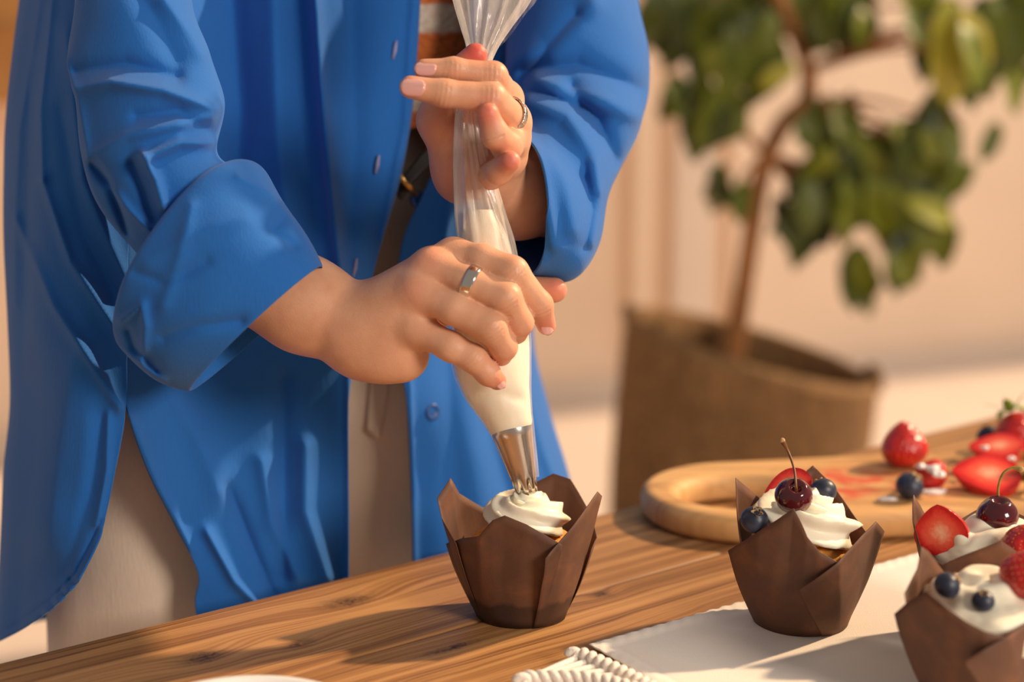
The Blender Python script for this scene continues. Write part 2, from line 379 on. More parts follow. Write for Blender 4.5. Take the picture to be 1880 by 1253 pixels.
EDIR = np.array((.4576 + .2799, 1.4855 - .8823, 0)); EDIR /= np.linalg.norm(EDIR); ENRM = np.array((EDIR[1], -EDIR[0], 0))   # along / towards the camera
TZ = .75; TORG = on_plane(0, 1215, TZ)
def t_local(px, py):
    d = on_plane(px, py, TZ) - TORG; return d @ EDIR, d @ ENRM
KN = []
for px, py, lx, ly, am in ((375, 1208, .012, .0085, .010), (550, 1183, .008, .0052, .006), (640, 1105, .016, .009, .012), (1105, 1092, .007, .005, .006), (830, 1190, .02, .004, .003), (240, 1155, .03, .003, .002)):
    u, v = t_local(px, py); KN.append((float(u), float(-v), lx * 1.35, ly * 1.3, am))
M_TABLE = m_wood('stained_pine', (srgb(84, 54, 30), srgb(152, 104, 60), srgb(190, 140, 88)), KN).m
Mb = m_wood('mango_wood', (srgb(158, 108, 62), srgb(204, 152, 94), srgb(222, 174, 114)), (), .5, .5)
def m_board():
    M = Mb; t = M.n('ShaderNodeTexCoord').outputs['Object']; nz = M.noise(t, 55, 5, .6); msk = None
    for cx, cy, r in ((.245, 1.155, .034), (.29, 1.135, .024), (.335, 1.15, .022), (.225, 1.125, .02)):
        d = M.n('ShaderNodeVectorMath', _operation='DISTANCE', i0=t, i1=(cx, cy + .022, .770)).outputs['Value']
        k = M.math('SUBTRACT', 1.0, M.math('DIVIDE', d, r * 1.5)); msk = k if msk is None else M.math('MAXIMUM', msk, k)
    f = M.math('MULTIPLY', M.math('MULTIPLY', M.math('MAXIMUM', msk, 0.), M.ramp(nz, [(.42, (0, 0, 0, 1)), (.62, (1, 1, 1, 1))])), 1.5)
    cur = M.b.inputs['Base Color'].links[0].from_socket
    blot = M.ramp(M.noise(t, 26, 4, 1.), [(.58, (0, 0, 0, 1)), (.72, (1, 1, 1, 1))])
    cur = M.mix(M.math('MULTIPLY', blot, .48), cur, srgb(126, 82, 46))
    M.l(M.mix(M.math('MINIMUM', f, .85), cur, srgb(206, 66, 40)), M.b.inputs['Base Color']); return M.m
M_BOARD = m_board()
M_CAB = m_wood('honey_wood', (srgb(150, 92, 44), srgb(186, 122, 62), srgb(206, 146, 82)), (), .4).m
M_WALL = simple('warm_plaster', srgb(246, 220, 194), .9, .03, 3, .15, 60)
M_TRIM = simple('pale_paint', srgb(232, 210, 190), .6, .02, 4)
M_FLOOR = simple('pale_floor', srgb(220, 204, 192), .6, .03, 5)
def m_basket():
    M = Mat('woven_seagrass'); co = M.coord((1, 1, .35)); a = M.noise(co, 90, 4); b = M.noise(M.coord(), 7, 3)
    M.set(Base__Color=M.mix(.4, M.ramp(a, [(.3, srgb(98, 68, 38)), (.7, srgb(164, 122, 76))]), M.ramp(b, [(.35, srgb(92, 64, 36)), (.65, srgb(142, 106, 66))])), Roughness=.9); M.bump(a, .7, .006); return M.m
M_BASKET = m_basket()
M_SOIL = simple('dark_soil', srgb(56, 40, 26), .95, .4, 60, .8, 120)
M_BARK = simple('brown_bark', srgb(172, 112, 62), .85, .25, 40, .5, 120)
def m_leaf(name, a, b):
    M = Mat(name); r = M.n('ShaderNodeObjectInfo').outputs['Random']; nz = M.noise(M.coord(), 30, 3)
    M.set(Base__Color=M.ramp(M.math('ADD', M.math('MULTIPLY', r, .7), M.math('MULTIPLY', nz, .3)), [(.15, a), (.85, b)]), Roughness=.42, Specular__IOR__Level=.45)
    M.b.inputs['Transmission Weight'].default_value = 0; return M.m
M_LEAF = m_leaf('green_leaf', srgb(48, 62, 20), srgb(118, 126, 30))
M_LEAFY = m_leaf('yellow_leaf', srgb(130, 140, 40), srgb(196, 178, 62))

# ------------------------------------------------------------------ room
def struct(name, v, f, mat, **kw):
    o = mesh(name, v, f, mat, smooth=False, **kw); o['kind'] = 'structure'; return o
struct('floor', *box(-5.5, 7.5, -.6, 8.2, -.05, 0), M_FLOOR)
WDIR = np.array((.915, .403, 0)); WN = np.array((.403, -.915, 0)); WO = np.array((.093, 4.74, 0))
def wall_box(u0, u1, d0, d1, z0, z1):         # along the wall, towards the room, height
    v, f = box(u0, u1, d0, d1, z0, z1); return v[:, :1] * WDIR + v[:, 1:2] * WN + WO + np.array((0, 0, 1)) * v[:, 2:], f
struct('wall_back', *wall_box(-5.2, 7.2, -.12, 0, 0, 2.7), M_WALL)
struct('baseboard_back', *wall_box(-5.2, 7.2, 0, .018, 0, .07), M_TRIM)
def u_at(px):                                 # wall position under a picture column
    d = np.array(((px - CX) / FPX, 1)); A = np.array(((d[0], -WDIR[0]), (d[1], -WDIR[1]))); return float(np.linalg.solve(A, WO[:2])[1])
struct('trim_1', *wall_box(u_at(1222), u_at(1296), 0, .06, .07, 2.7), M_TRIM)
struct('trim_2', *wall_box(u_at(1150), u_at(1176), 0, .05, .07, 2.7), M_WALL)
struct('trim_3', *wall_box(u_at(1330), u_at(1350), 0, .05, .07, 2.7), M_WALL)
cab = thing('wall_cabinet', 'honey brown wooden wall cabinet behind the person in blue', 'cabinet', tuple(W(-330, 190, 3.6)))
def cab_box(x0, x1, y0, y1, d0, d1):
    a = W(x0, y1, 3.6); b = W(x1, y0, 3.6); return box(a[0], b[0], a[1] + d0, a[1] + d1, a[2], b[2])
mesh('body', *cab_box(-700, 330, -420, 190, 0, .32), M_CAB, cab, smooth=False)
mesh('door', *cab_box(-690, -140, -410, 32, -.022, -.002), M_CAB, cab, smooth=False)
mesh('door', *cab_box(-132, 325, -410, 32, -.022, -.002), M_CAB, cab, smooth=False)
mesh('drawer', *cab_box(-690, -140, 52, 182, -.022, -.002), M_CAB, cab, smooth=False)
mesh('drawer', *cab_box(-132, 325, 52, 182, -.022, -.002), M_CAB, cab, smooth=False)

# ------------------------------------------------------------------ table
tab = thing('dining_table', 'stained pine plank table with knots carrying the cupcakes and board', 'table', tuple(TORG * (1, 1, 0)))
tab.rotation_euler = (0, 0, math.atan2(EDIR[1], EDIR[0]))
pw = .118
for i in range(7):
    bm = bmesh.new(); v, f = box(-.55, 1.35, -(i + 1) * pw + .0003, -i * pw - .0003, TZ - .04, TZ)
    V = [bm.verts.new(p) for p in v]; [bm.faces.new([V[k] for k in q]) for q in f]
    es = [e for e in bm.edges if all(abs(w.co.z - TZ) < 1e-4 for w in e.verts)]
    bmesh.ops.bevel(bm, geom=es, offset=.004 if i == 0 else .0008, segments=3, affect='EDGES', profile=.5)
    me = bpy.data.meshes.new('plank'); bmesh.ops.recalc_face_normals(bm, faces=bm.faces); bm.to_mesh(me); bm.free(); me.materials.append(M_TABLE)
    me.polygons.foreach_set('use_smooth', [True] * len(me.polygons))
    o = bpy.data.objects.new('plank', me); COL.objects.link(o); o.parent = tab
    m = o.modifiers.new('w', 'WEIGHTED_NORMAL'); m.keep_sharp = True
def tab_part(name, b):
    o = mesh(name, *b, M_TABLE, smooth=False); o.parent = tab
for x in (-.5, 1.2):
    for y in (-.06, -.78): tab_part('leg', box(x, x + .07, y - .035, y + .035, 0, TZ - .04))
tab_part('apron', box(-.43, 1.2, -.07, -.05, TZ - .13, TZ - .04)); tab_part('apron', box(-.43, 1.2, -.79, -.77, TZ - .13, TZ - .04))

# ------------------------------------------------------------------ person
PO = W(560, 600, 1.24) * (1, 1, 0)
person = thing('person', 'person in an open blue shirt and beige trousers squeezing a piping bag', 'person', tuple(PO))
# body: torso, head, upper arms (coarse) and forearms with hands (fine), one mesh
FW = np.array((.66, -.75, 0)); RT = np.array((-.75, -.66, 0)); UP = np.array((0, 0, 1.))
BC = W(640, 260, 1.275) * (1, 1, 0)
def bp(r, f, z): return BC + RT * r + FW * f + UP * z
VB, FB, RB, off = [], [], [], 0
def add_body(V, F, red):
    global off
    VB.append(V); FB.append(np.asarray(F) + off); RB.append(red); off += len(V)
shR, shL = bp(.135, -.02, 1.335), bp(-.135, -.02, 1.335)
elR = W(300, 545, .985); elL = W(1075, 440, 1.125)
T = Field(BC + (-.5, -.5, .02), BC + (.5, .5, 1.80), .008); F = T.blank()
Rm = np.array((RT, FW, UP))
for z, a, b, c in ((.95, .13, .085, .13), (1.08, .115, .075, .12), (1.22, .13, .08, .13), (1.33, .145, .085, .10)): T.ell(F, bp(0, -.03, z), (a, b, c), .04, Rm)
aR = [shR] + [W(*q) for q in ((255, -190, 1.03), (240, 30, .987), (275, 210, .968), (345, 440, .960))]; aL = [shL] + [W(*q) for q in ((1040, -200, 1.20), (1060, 60, 1.135), (1035, 230, 1.085), (1008, 362, 1.045))]
for aa in (aR, aL):
    for i in range(4): T.cone(F, aa[i], aa[i + 1], (.036, .030, .027, .025)[i], (.030, .027, .025, .024)[i], .01)
T.cone(F, bp(0, -.01, 1.36), bp(0, .01, 1.50), .052, .046, .03)
T.ell(F, bp(0, .025, 1.60), (.072, .092, .10), .02, Rm); T.ell(F, bp(0, .055, 1.545), (.05, .055, .055), .03, Rm)
T.cone(F, bp(0, .11, 1.60), bp(0, .128, 1.575), .009, .013, .012)
for s in (1, -1):
    T.ell(F, bp(s * .074, .01, 1.585), (.010, .020, .032), .006, Rm); T.ell(F, bp(s * .031, .103, 1.605), (.014, .008, .008), .006, Rm)
    hp = W(288, 720, 1.125) if s > 0 else W(735, 720, 1.24); ft = hp * (1, 1, 0)
    T.cone(F, bp(s * .055, -.01, .90), hp, .06, .055, .03); T.cone(F, hp, ft + UP * .08, .055, .034, .02)
    T.ell(F, ft + FW * .04 + UP * .045, (.038, .10, .030), .02, Rm)
T.cone(F, bp(-.022, .1, 1.548), bp(.022, .1, 1.548), .007, .007, .008)
V, Q = T.mesh(F); add_body(V, Q, np.zeros(len(V)))

NAILS = []
def hand(lo, hi, h, palm, fingers, tips, wr, reds):
    A = Field(lo, hi, h); P = A.blank()
    for kind, *q in palm:
        if kind == 'c': A.cone(P, p2c(q[0]), p2c(q[1]), q[2], q[3], q[4])
        else: A.ell(P, p2c(q[0]), q[1], q[2])
    FF = A.blank()
    for pts, rad in fingers:
        C = p2c(np.array(pts)); G = A.blank()
        for i in range(len(C) - 1): A.cone(G, C[i], C[i + 1], rad[i], rad[i + 1], .0035)
        FF = smin(FF, G, .0012)
    P = smin(P, FF, .006)
    V, Q = A.mesh(P)
    # two smoothing passes take the voxel steps off
    E = np.concatenate([Q[:, [0, 1]], Q[:, [1, 2]], Q[:, [2, 3]], Q[:, [3, 0]]])
    for _ in range(2):
        s = np.zeros_like(V); c = np.zeros(len(V))
        for i in range(3): s[:, i] = np.bincount(E[:, 0], V[E[:, 1], i], len(V)) + np.bincount(E[:, 1], V[E[:, 0], i], len(V))
        c = np.bincount(E[:, 0], minlength=len(V)) + np.bincount(E[:, 1], minlength=len(V)); V = .5 * V + .5 * s / c[:, None]
    # knuckle creases
    n = np.cross(V[Q[:, 2]] - V[Q[:, 0]], V[Q[:, 3]] - V[Q[:, 1]]); N = np.zeros_like(V)
    for k in range(4): np.add.at(N, Q[:, k], n)
    N /= np.linalg.norm(N, axis=1, keepdims=True) + 1e-12
    g = np.array(p2c(palm[0][1])); outw = np.sign(((V - V.mean(0)) * N).sum()); N *= outw
    for j, d, w, amp in wr:
        j = p2c(np.array(j)); d = p2c(np.array(d)) - j; d /= np.linalg.norm(d); s = (V - j) @ d; r = np.linalg.norm(V - j - s[:, None] * d, axis=1)
        m = np.exp(-(s / w) ** 2) * (r < .013) * np.clip(-N[:, 2] * 2, 0, 1)
        V = V - N * (amp * m * (.5 + .5 * np.cos(2 * np.pi * s / .0026)))[:, None]
    red = np.zeros(len(V))
    for c, r, a in reds: red = np.maximum(red, a * np.exp(-(np.linalg.norm(V - p2c(np.array(c)), axis=1) / r) ** 2))
    add_body(c2w(V), Q, red)
# lower hand (the person's right): the fingers close over the front of the bag, the thumb behind it
WR = (662, 606, .968)
palm = [('c', (345, 445, .960), (560, 560, .972), .027, .0262, .01), ('c', (560, 560, .972), WR, .0262, .0232, .01),
        ('c', WR, (832, 472, .955), .019, .0098, .010), ('c', WR, (790, 492, .946), .020, .0100, .010), ('c', WR, (768, 538, .942), .020, .0100, .010),
        ('c', WR, (762, 602, .946), .020, .0098, .010), ('e', (712, 655, .962), (.017, .0135, .017), .012), ('c', (665, 640, .965), (745, 655, .962), .014, .012, .012),
        ('c', (700, 585, .985), (800, 560, 1.003), .015, .013, .012)]
fing = [([(832, 470, .955), (885, 478, .946), (940, 501, .941), (990, 560, .952), (1003, 598, .962)], [.0095, .0086, .0090, .0074, .0055]),
        ([(790, 490, .946), (860, 519, .937), (927, 548, .934), (953, 592, .945), (948, 612, .956)], [.0098, .0088, .0090, .0078, .0064]),
        ([(768, 537, .942), (835, 568, .934), (900, 601, .932), (924, 637, .942), (920, 652, .951)], [.0098, .0088, .0086, .0074, .0064]),
        ([(762, 602, .946), (828, 637, .939), (868, 658, .939), (896, 686, .943), (913, 700, .950)], [.0094, .0080, .0075, .0065, .0052]),
        ([(800, 560, 1.003), (880, 545, 1.012), (950, 536, 1.013), (1018, 533, 1.006)], [.0125, .0105, .0098, .0075])]
lo = p2c(np.array((400, 730, .90))); hi = p2c(np.array((1060, 420, 1.035))); lo = np.minimum(lo, p2c(np.array((400, 730, 1.035)))); hi = np.maximum(hi, p2c(np.array((1060, 420, .90))))
wr = [((940, 501, .941), (990, 560, .952), .0042, .0005), ((927, 548, .934), (953, 592, .945), .0042, .0005), ((900, 601, .932), (924, 637, .942), .0042, .0005), ((868, 658, .939), (896, 686, .943), .004, .0004), ((992, 562, .952), (1003, 598, .962), .003, .0004), ((896, 686, .943), (913, 700, .95), .003, .0004)]
reds = [((1022, 533, .998), .012, .55), ((1003, 605, .955), .010, .5), ((916, 704, .945), .010, .45), ((785, 478, .938), .010, .25), ((948, 614, .947), .012, .2), ((762, 530, .932), .01, .2), ((922, 655, .943), .010, .25)]
hand(lo, hi, .0009, palm, fing, None, wr, reds)
# upper hand (the person's left): index and middle finger laid across the bag, ring and little finger curled
WL = (895, 312, .992)
palm = [('c', (1008, 362, 1.045), (945, 360, 1.016), .025, .0220, .01), ('c', (945, 370, 1.022), WL, .0225, .0190, .01),
        ('c', WL, (928, 182, .975), .014, .0095, .010), ('c', WL, (940, 222, .966), .014, .0098, .010), ('c', WL, (938, 256, .970), .014, .0095, .010), ('c', WL, (928, 290, .978), .014, .009, .010),
        ('c', (850, 325, .987), (806, 222, .970), .014, .0118, .010), ('e', (842, 312, .986), (.0145, .0165, .014), .010), ('c', (850, 300, .995), (880, 210, .995), .013, .011, .01)]
fing = [([(928, 180, .975), (905, 140, .938), (833, 128, .932), (779, 127, .931)], [.0092, .0078, .0064, .0056]),
        ([(940, 221, .966), (901, 181, .929), (815, 171, .924), (754, 160, .922)], [.0098, .0086, .0073, .0062]),
        ([(938, 256, .970), (931, 268, .938), (908, 247, .925), (896, 209, .920)], [.0092, .0084, .0074, .0059]),
        ([(928, 290, .978), (902, 322, .956), (915, 316, .936), (937, 296, .925)], [.0088, .0074, .0068, .0056]),
        ([(806, 222, .970), (818, 160, .968), (873, 101, .960)], [.0118, .0100, .0068])]
lo = np.minimum(p2c(np.array((720, 490, .90))), p2c(np.array((720, 490, 1.13)))); hi = np.maximum(p2c(np.array((1110, 60, 1.13))), p2c(np.array((1110, 60, .90))))
wr = [((900, 138, .937), (833, 128, .932), .0042, .00038), ((833, 128, .932), (779, 127, .931), .0034, .00032), ((896, 180, .928), (815, 171, .924), .0042, .00038), ((815, 171, .924), (754, 160, .922), .0034, .00032), ((908, 247, .925), (896, 209, .92), .002, .0006)]
reds = [((873, 90, .952), .016, 1.0), ((895, 203, .913), .010, .7), ((938, 293, .918), .010, .7), ((742, 160, .916), .006, .8), ((768, 127, .926), .005, .6), ((800, 215, .958), .03, .25), ((835, 330, .975), .025, .3)]
hand(lo, hi, .0009, palm, fing, None, wr, reds)
body = mesh('body', np.concatenate(VB), np.concatenate(FB), M_SKIN, person, attrs={'red': np.concatenate(RB)})

def nail(c, d, up, L, wd, lift):               # finger nail plate: centre on the skin, finger direction, outward
    c = W(*c); d = W(*d) - c; d /= np.linalg.norm(d); up = c2w(np.array(up, float)) - c2w(np.zeros(3)); up -= d * (up @ d); up /= np.linalg.norm(up); s = np.cross(d, up)
    n = 9; V = []
    for i in range(n):
        for j in range(n):
            a, b = i / (n - 1) * 2 - 1, j / (n - 1) * 2 - 1
            e = math.sqrt(max(0, 1 - abs(a) ** 3.2)); bb = b * max(e, .25)
            V.append(c + d * (a * L / 2) + s * (bb * wd / 2) + up * (lift - .24 * wd * bb * bb - .10 * L * max(0, a) ** 2 * .4))
    o = mesh('fingernail', V, grid_faces(n, n), M_NAIL, body, thick=.0005); return o
nail((781, 125, .9251), (740, 125, .9246), (0, .18, -1), .0122, .0088, .0005)
nail((758, 159, .9153), (700, 155, .9148), (-.1, .12, -1), .0136, .0104, .0005)
nail((1006, 598, .9562), (1012, 640, .961), (.45, .1, -1), .0112, .0084, .0004)
nail((921, 702, .9446), (935, 720, .949), (.5, .25, -1), .0086, .0074, .0001)

def ring_band(name, a, b, r, w, th, mat, label):
    a = W(*a); b = W(*b); d = b - a
    prof = [(r, -w / 2), (r + th * .8, -w / 2), (r + th, -w * .35), (r + th, w * .35), (r + th * .8, w / 2), (r, w / 2), (r, -w / 2)]
    v, f = lathe(prof, 48); o = mesh(name, align(v, d, 0, a), f, mat, person); o['label'] = label; return o
ring_band('finger_ring', (864, 520, .9365), (927, 548, .934), .0092, .0062, .0011, M_RING, 'wide plain polished silver band')
ring_band('finger_ring', (933, 212, .9585), (901, 181, .929), .0098, .0052, .0013, M_RING2, 'engraved silver band')

# shirt: back with the far front panel, near front panel
fB = [([(76, 0), (36, 240), (28, 400), (28, 560)], 9, .006), ([(96, 0), (74, 200), (78, 330)], 8, .006), ([(78, 330), (130, 480), (235, 640)], 9, .007), ([(30, 400), (100, 560), (220, 745)], 10, .007),
      ([(120, 60), (150, 330), (232, 520)], 16, .007), ([(55, 100), (50, 400), (40, 700)], 16, -.006), ([(110, 200), (150, 420), (210, 540)], 16, -.005), ([(140, 650), (110, 800), (90, 1000)], 30, .006), ([(190, 760), (170, 900), (120, 1050)], 18, -.004), ([(200, 760), (198, 860), (180, 960)], 8, .004)]
sb = lambda x, t: [(x[0], 0, t[0])]
rowsB = []
for y, s, w, hid, C in (
    (-430, [(330, 1.115), (240, 1.13), (150, 1.17), (105, 1.22)], None, [(180, 1.31), (420, 1.40), (740, 1.42), (920, 1.40)], [(1010, 1.31), (960, 1.21), (868, 1.175)]),
    (-330, [(300, 1.120), (210, 1.180), (140, 1.260), (110, 1.330)], None, [(200, 1.38), (450, 1.46), (800, 1.46), (980, 1.40)], [(1040, 1.30), (960, 1.20), (868, 1.17)]),
    (-120, [(260, 1.040), (160, 1.050), (90, 1.110), (60, 1.200)], None, [(140, 1.32), (420, 1.46), (800, 1.47), (1000, 1.40)], [(1065, 1.27), (960, 1.17), (868, 1.155)]),
    (0, [(250, 1.010), (150, 1.010), (80, 1.060), (38, 1.150)], None, [(120, 1.30), (400, 1.46), (800, 1.47), (1000, 1.40)], [(1060, 1.27), (950, 1.165), (866, 1.15)]),
    (200, [(242, 1.010), (143, 0.995), (64, 1.030), (16, 1.130)], None, [(100, 1.28), (400, 1.46), (800, 1.47), (990, 1.40)], [(1050, 1.27), (940, 1.15), (838, 1.132)]),
    (330, [(238, 1.005), (140, 0.995), (60, 1.030), (12, 1.130)], None, [(100, 1.28), (400, 1.46), (800, 1.47), (980, 1.40)], [(1020, 1.26), (910, 1.15), (790, 1.127)]),
    (450, [(235, 1.000), (140, 0.995), (60, 1.030), (12, 1.130)], None, [(100, 1.28), (400, 1.46), (800, 1.47), (970, 1.40)], [(985, 1.25), (860, 1.145), (738, 1.122)]),
    (600, [(232, 0.995), (140, 0.990), (62, 1.030), (18, 1.130)], None, [(100, 1.28), (400, 1.46), (800, 1.47), (960, 1.40)], [(962, 1.25), (850, 1.155), (732, 1.122)]),
    (740, [(233, 0.990), (150, 0.990), (75, 1.030), (20, 1.130)], None, [(100, 1.28), (400, 1.46), (800, 1.47), (970, 1.40)], [(998, 1.25), (870, 1.155), (746, 1.122)]),
    (860, [(214, 0.988), (145, 0.992), (66, 1.030), (8, 1.120)], None, [(90, 1.28), (400, 1.46), (800, 1.47), (990, 1.40)], [(1036, 1.25), (890, 1.16), (752, 1.138)]),
    (960, [(193, 0.990), (130, 0.995), (55, 1.030), (3, 1.110)], None, [(80, 1.28), (400, 1.46), (800, 1.47), (1010, 1.40)], [(1060, 1.25), (905, 1.165), (756, 1.14)])):
    rowsB.append([(x, y, t) for x, t in s + hid + C])
rowsB = [[(440, -860, 1.16), (420, -880, 1.185), (430, -890, 1.21), (450, -880, 1.23), (490, -870, 1.26), (540, -860, 1.27), (600, -850, 1.275), (650, -840, 1.27), (690, -830, 1.26), (705, -800, 1.235), (690, -780, 1.20)],
         [(300, -650, 1.13), (250, -700, 1.15), (200, -690, 1.18), (170, -640, 1.22), (280, -660, 1.29), (480, -680, 1.34), (660, -650, 1.37), (800, -620, 1.37), (900, -640, 1.32), (930, -620, 1.26), (850, -640, 1.20)]] + rowsB
rowsB.append([(178, 1000, .99), (120, 1045, 1.005), (45, 1075, 1.06), (-3, 1085, 1.13), (75, 1100, 1.28), (400, 1100, 1.46), (800, 1100, 1.47), (1020, 1090, 1.40), (1085, 1080, 1.25), (915, 1080, 1.17), (757, 1080, 1.142)])
rowsB.append([(144, 1066, .99), (100, 1112, 1.01), (40, 1155, 1.06), (-8, 1180, 1.12), (70, 1140, 1.28), (400, 1110, 1.46), (800, 1110, 1.47), (1030, 1130, 1.40), (1100, 1170, 1.25), (925, 1190, 1.175), (758, 1180, 1.145)])
fB.append(([(186, 955), (140, 1052), (96, 1098), (36, 1142), (-6, 1166)], 4, -.0022))
fB += [([(150 - k * 9, 1062 + k * 11), (140 - k * 9, 1050 + k * 11)], 4, .0018 * (-1) ** k) for k in range(12)]
fC = [([(860, 130), (830, 330), (815, 460)], 12, .004), ([(820, 640), (830, 800), (850, 1000)], 30, -.006), ([(890, 640), (900, 800), (930, 900)], 26, -.008), ([(960, 690), (1000, 830), (1040, 940)], 14, .008), ([(752, 700), (760, 900), (760, 1080)], 5, .003)]
shirt = sheet('shirt', rowsB, 290, 420, M_SHIRT, person, fB + fC, (.006, .13), .0011, 3)
fA = [([(572, -100), (590, 150), (606, 330), (622, 480), (640, 640)], 11, .013), ([(540, -100), (560, 200), (585, 420)], 26, -.006), ([(640, -100), (650, 250), (640, 430)], 34, -.010), ([(420, -60), (440, 200), (430, 420)], 36, -.014), ([(500, -60), (510, 250), (530, 420)], 22, .006),
      ([(760, 0), (745, 230), (700, 440)], 7, .004), ([(640, 690), (640, 900), (640, 1080)], 10, .006), ([(480, 850), (500, 960), (545, 1060)], 16, .006), ([(420, 900), (460, 1000), (500, 1090)], 12, -.005), ([(560, 820), (560, 940), (600, 1060)], 16, .007), ([(380, 980), (430, 1070), (470, 1110)], 10, .006), ([(300, 700), (360, 800), (400, 900)], 26, .006), ([(520, 700), (520, 900), (520, 1060)], 18, -.006), ([(240, 760), (290, 890), (350, 1010)], 9, .004)]
rowsA = [[(440, -860, 1.16), (490, -850, 1.155), (540, -830, 1.15), (600, -800, 1.155), (660, -760, 1.165)], [(300, -650, 1.13), (400, -640, 1.11), (500, -630, 1.10), (600, -620, 1.11), (700, -600, 1.135)], [(330, -430, 1.115), (420, -430, 1.10), (520, -430, 1.095), (620, -425, 1.11), (735, -420, 1.135)], [(300, -330, 1.13), (380, -330, 1.12), (500, -330, 1.11), (620, -330, 1.12), (745, -330, 1.14)],
         [(260, -120, 1.05), (380, -120, 1.085), (500, -120, 1.09), (600, -120, 1.095), (768, -120, 1.125)],
         [(250, 0, 1.02), (380, 0, 1.075), (500, 0, 1.085), (600, 0, 1.09), (772, 0, 1.12)], [(242, 200, 1.02), (380, 200, 1.07), (500, 200, 1.082), (605, 200, 1.085), (758, 200, 1.12)],
         [(238, 330, 1.015), (375, 330, 1.06), (500, 330, 1.078), (612, 330, 1.085), (735, 330, 1.115)], [(235, 450, 1.01), (370, 450, 1.055), (500, 450, 1.072), (620, 450, 1.08), (700, 450, 1.11)],
         [(232, 600, 1.005), (370, 600, 1.05), (500, 600, 1.07), (612, 600, 1.085), (662, 600, 1.105)], [(233, 740, 1.00), (360, 740, 1.045), (485, 740, 1.07), (590, 740, 1.088), (640, 740, 1.10)],
         [(268, 860, 1.02), (375, 860, 1.05), (480, 860, 1.072), (590, 860, 1.09), (640, 860, 1.102)], [(322, 970, 1.045), (400, 965, 1.058), (490, 960, 1.076), (590, 960, 1.094), (641, 960, 1.106)],
         [(363, 1055, 1.055), (428, 1060, 1.066), (505, 1060, 1.082), (590, 1060, 1.098), (641, 1060, 1.11)], [(358, 1110, 1.06), (430, 1130, 1.07), (505, 1130, 1.086), (590, 1130, 1.10), (642, 1130, 1.112)], [(370, 1200, 1.065), (435, 1215, 1.075), (510, 1225, 1.09), (590, 1225, 1.105), (642, 1210, 1.115)]]
sheet('front_panel', rowsA, 310, 130, M_SHIRT, shirt, fA, (.006, .12), .0011, 5)
# sleeves and cuffs
fS = [([(130, 165), (200, 150), (300, 165), (400, 200)], 13, .008), ([(140, 130), (230, 118), (330, 140)], 15, -.006), ([(160, 292), (230, 250), (300, 235), (390, 215)], 12, .006), ([(250, 215), (330, 205), (400, 250)], 12, -.004),
      ([(270, 290), (330, 262), (405, 262)], 10, .007), ([(262, 285), (285, 330), (300, 380)], 9, .008), ([(240, 300), (262, 350), (280, 405)], 9, -.007), ([(201, 345), (240, 390), (275, 420)], 9, .006), ([(165, 300), (200, 345), (225, 430)], 9, -.012), ([(150, 322), (190, 420), (232, 500)], 8, .008), ([(120, 110), (140, 170), (160, 292)], 9, .006), ([(300, 0), (350, 60), (375, 100)], 16, .006), ([(250, -20), (300, 60), (330, 110)], 20, -.005)]
tube_px('sleeve', [(120, -690, 345, -790, 1.125, .048), (108, -560, 380, -610, 1.118, .06), (112, -370, 400, -400, 1.085, .058), (112, -180, 400, -190, 1.02, .052), (128, 0, 352, -10, .985, .046), (118, 109, 382, 100, .972, .045), (136, 180, 408, 188, .966, .045), (152, 300, 398, 280, .962, .044), (186, 395, 440, 315, .960, .044), (262, 490, 470, 345, .958, .038)], 190, 200, M_SHIRT, shirt, fS, (.0035, .06), .0011, seed=11)
fK = [([(222, 590), (262, 560), (268, 600), (258, 680)], 8, .006), ([(215, 640), (250, 662), (300, 700)], 8, .006), ([(235, 610), (245, 640), (290, 680)], 7, -.006), ([(270, 480), (350, 430), (450, 400)], 22, .003), ([(300, 620), (360, 600), (440, 590)], 12, -.0035), ([(530, 390), (500, 420), (540, 450)], 12, -.004), ([(440, 320), (500, 350), (535, 400)], 9, .003), ([(350, 380), (330, 470), (300, 560)], 14, .003), ([(250, 500), (300, 520), (380, 480)], 9, -.0025)]
cuff = tube_px('cuff', [(248, 590, 440, 340, .962, .036, -35, -38), (216, 626, 450, 300, .955, .047, -48, -50), (232, 652, 478, 305, .952, .050, -40, -42), (288, 694, 530, 382, .950, .050, -10, -14), (344, 712, 590, 480, .952, .047, 4, -24), (350, 706, 584, 486, .953, .044, 5, -18), (330, 680, 560, 470, .955, .040, -4, -12), (300, 640, 520, 430, .957, .036, -10, -14)], 150, 220, M_SHIRT, shirt, fK, (.0028, .045), .0009, seed=21)
fL = [([(930, 120), (1010, 95), (1090, 10)], 22, 0.0095), ([(960, 150), (1000, 100), (1060, 30)], 16, -0.0095), ([(960, 130), (1060, 120), (1175, 165)], 21, -0.0114), ([(985, 150), (1040, 170), (1110, 190), (1170, 215)], 16, 0.0104), ([(1050, 165), (1095, 220), (1120, 290)], 19, -0.0133), ([(975, 190), (1040, 215), (1090, 290), (1100, 350)], 18, 0.0095), ([(965, 165), (1010, 175), (1060, 200)], 12, -0.0066), ([(1000, 260), (1040, 340), (1050, 420)], 21, 0.0066), ([(1070, 330), (1085, 390), (1070, 450)], 15, -0.0076), ([(1090, 300), (1100, 360), (1080, 440)], 11, 0.0066), ([(985, 290), (1005, 370), (1018, 450)], 12, 0.0057), ([(1030, 460), (1000, 485), (960, 490)], 16, 0.0038)]
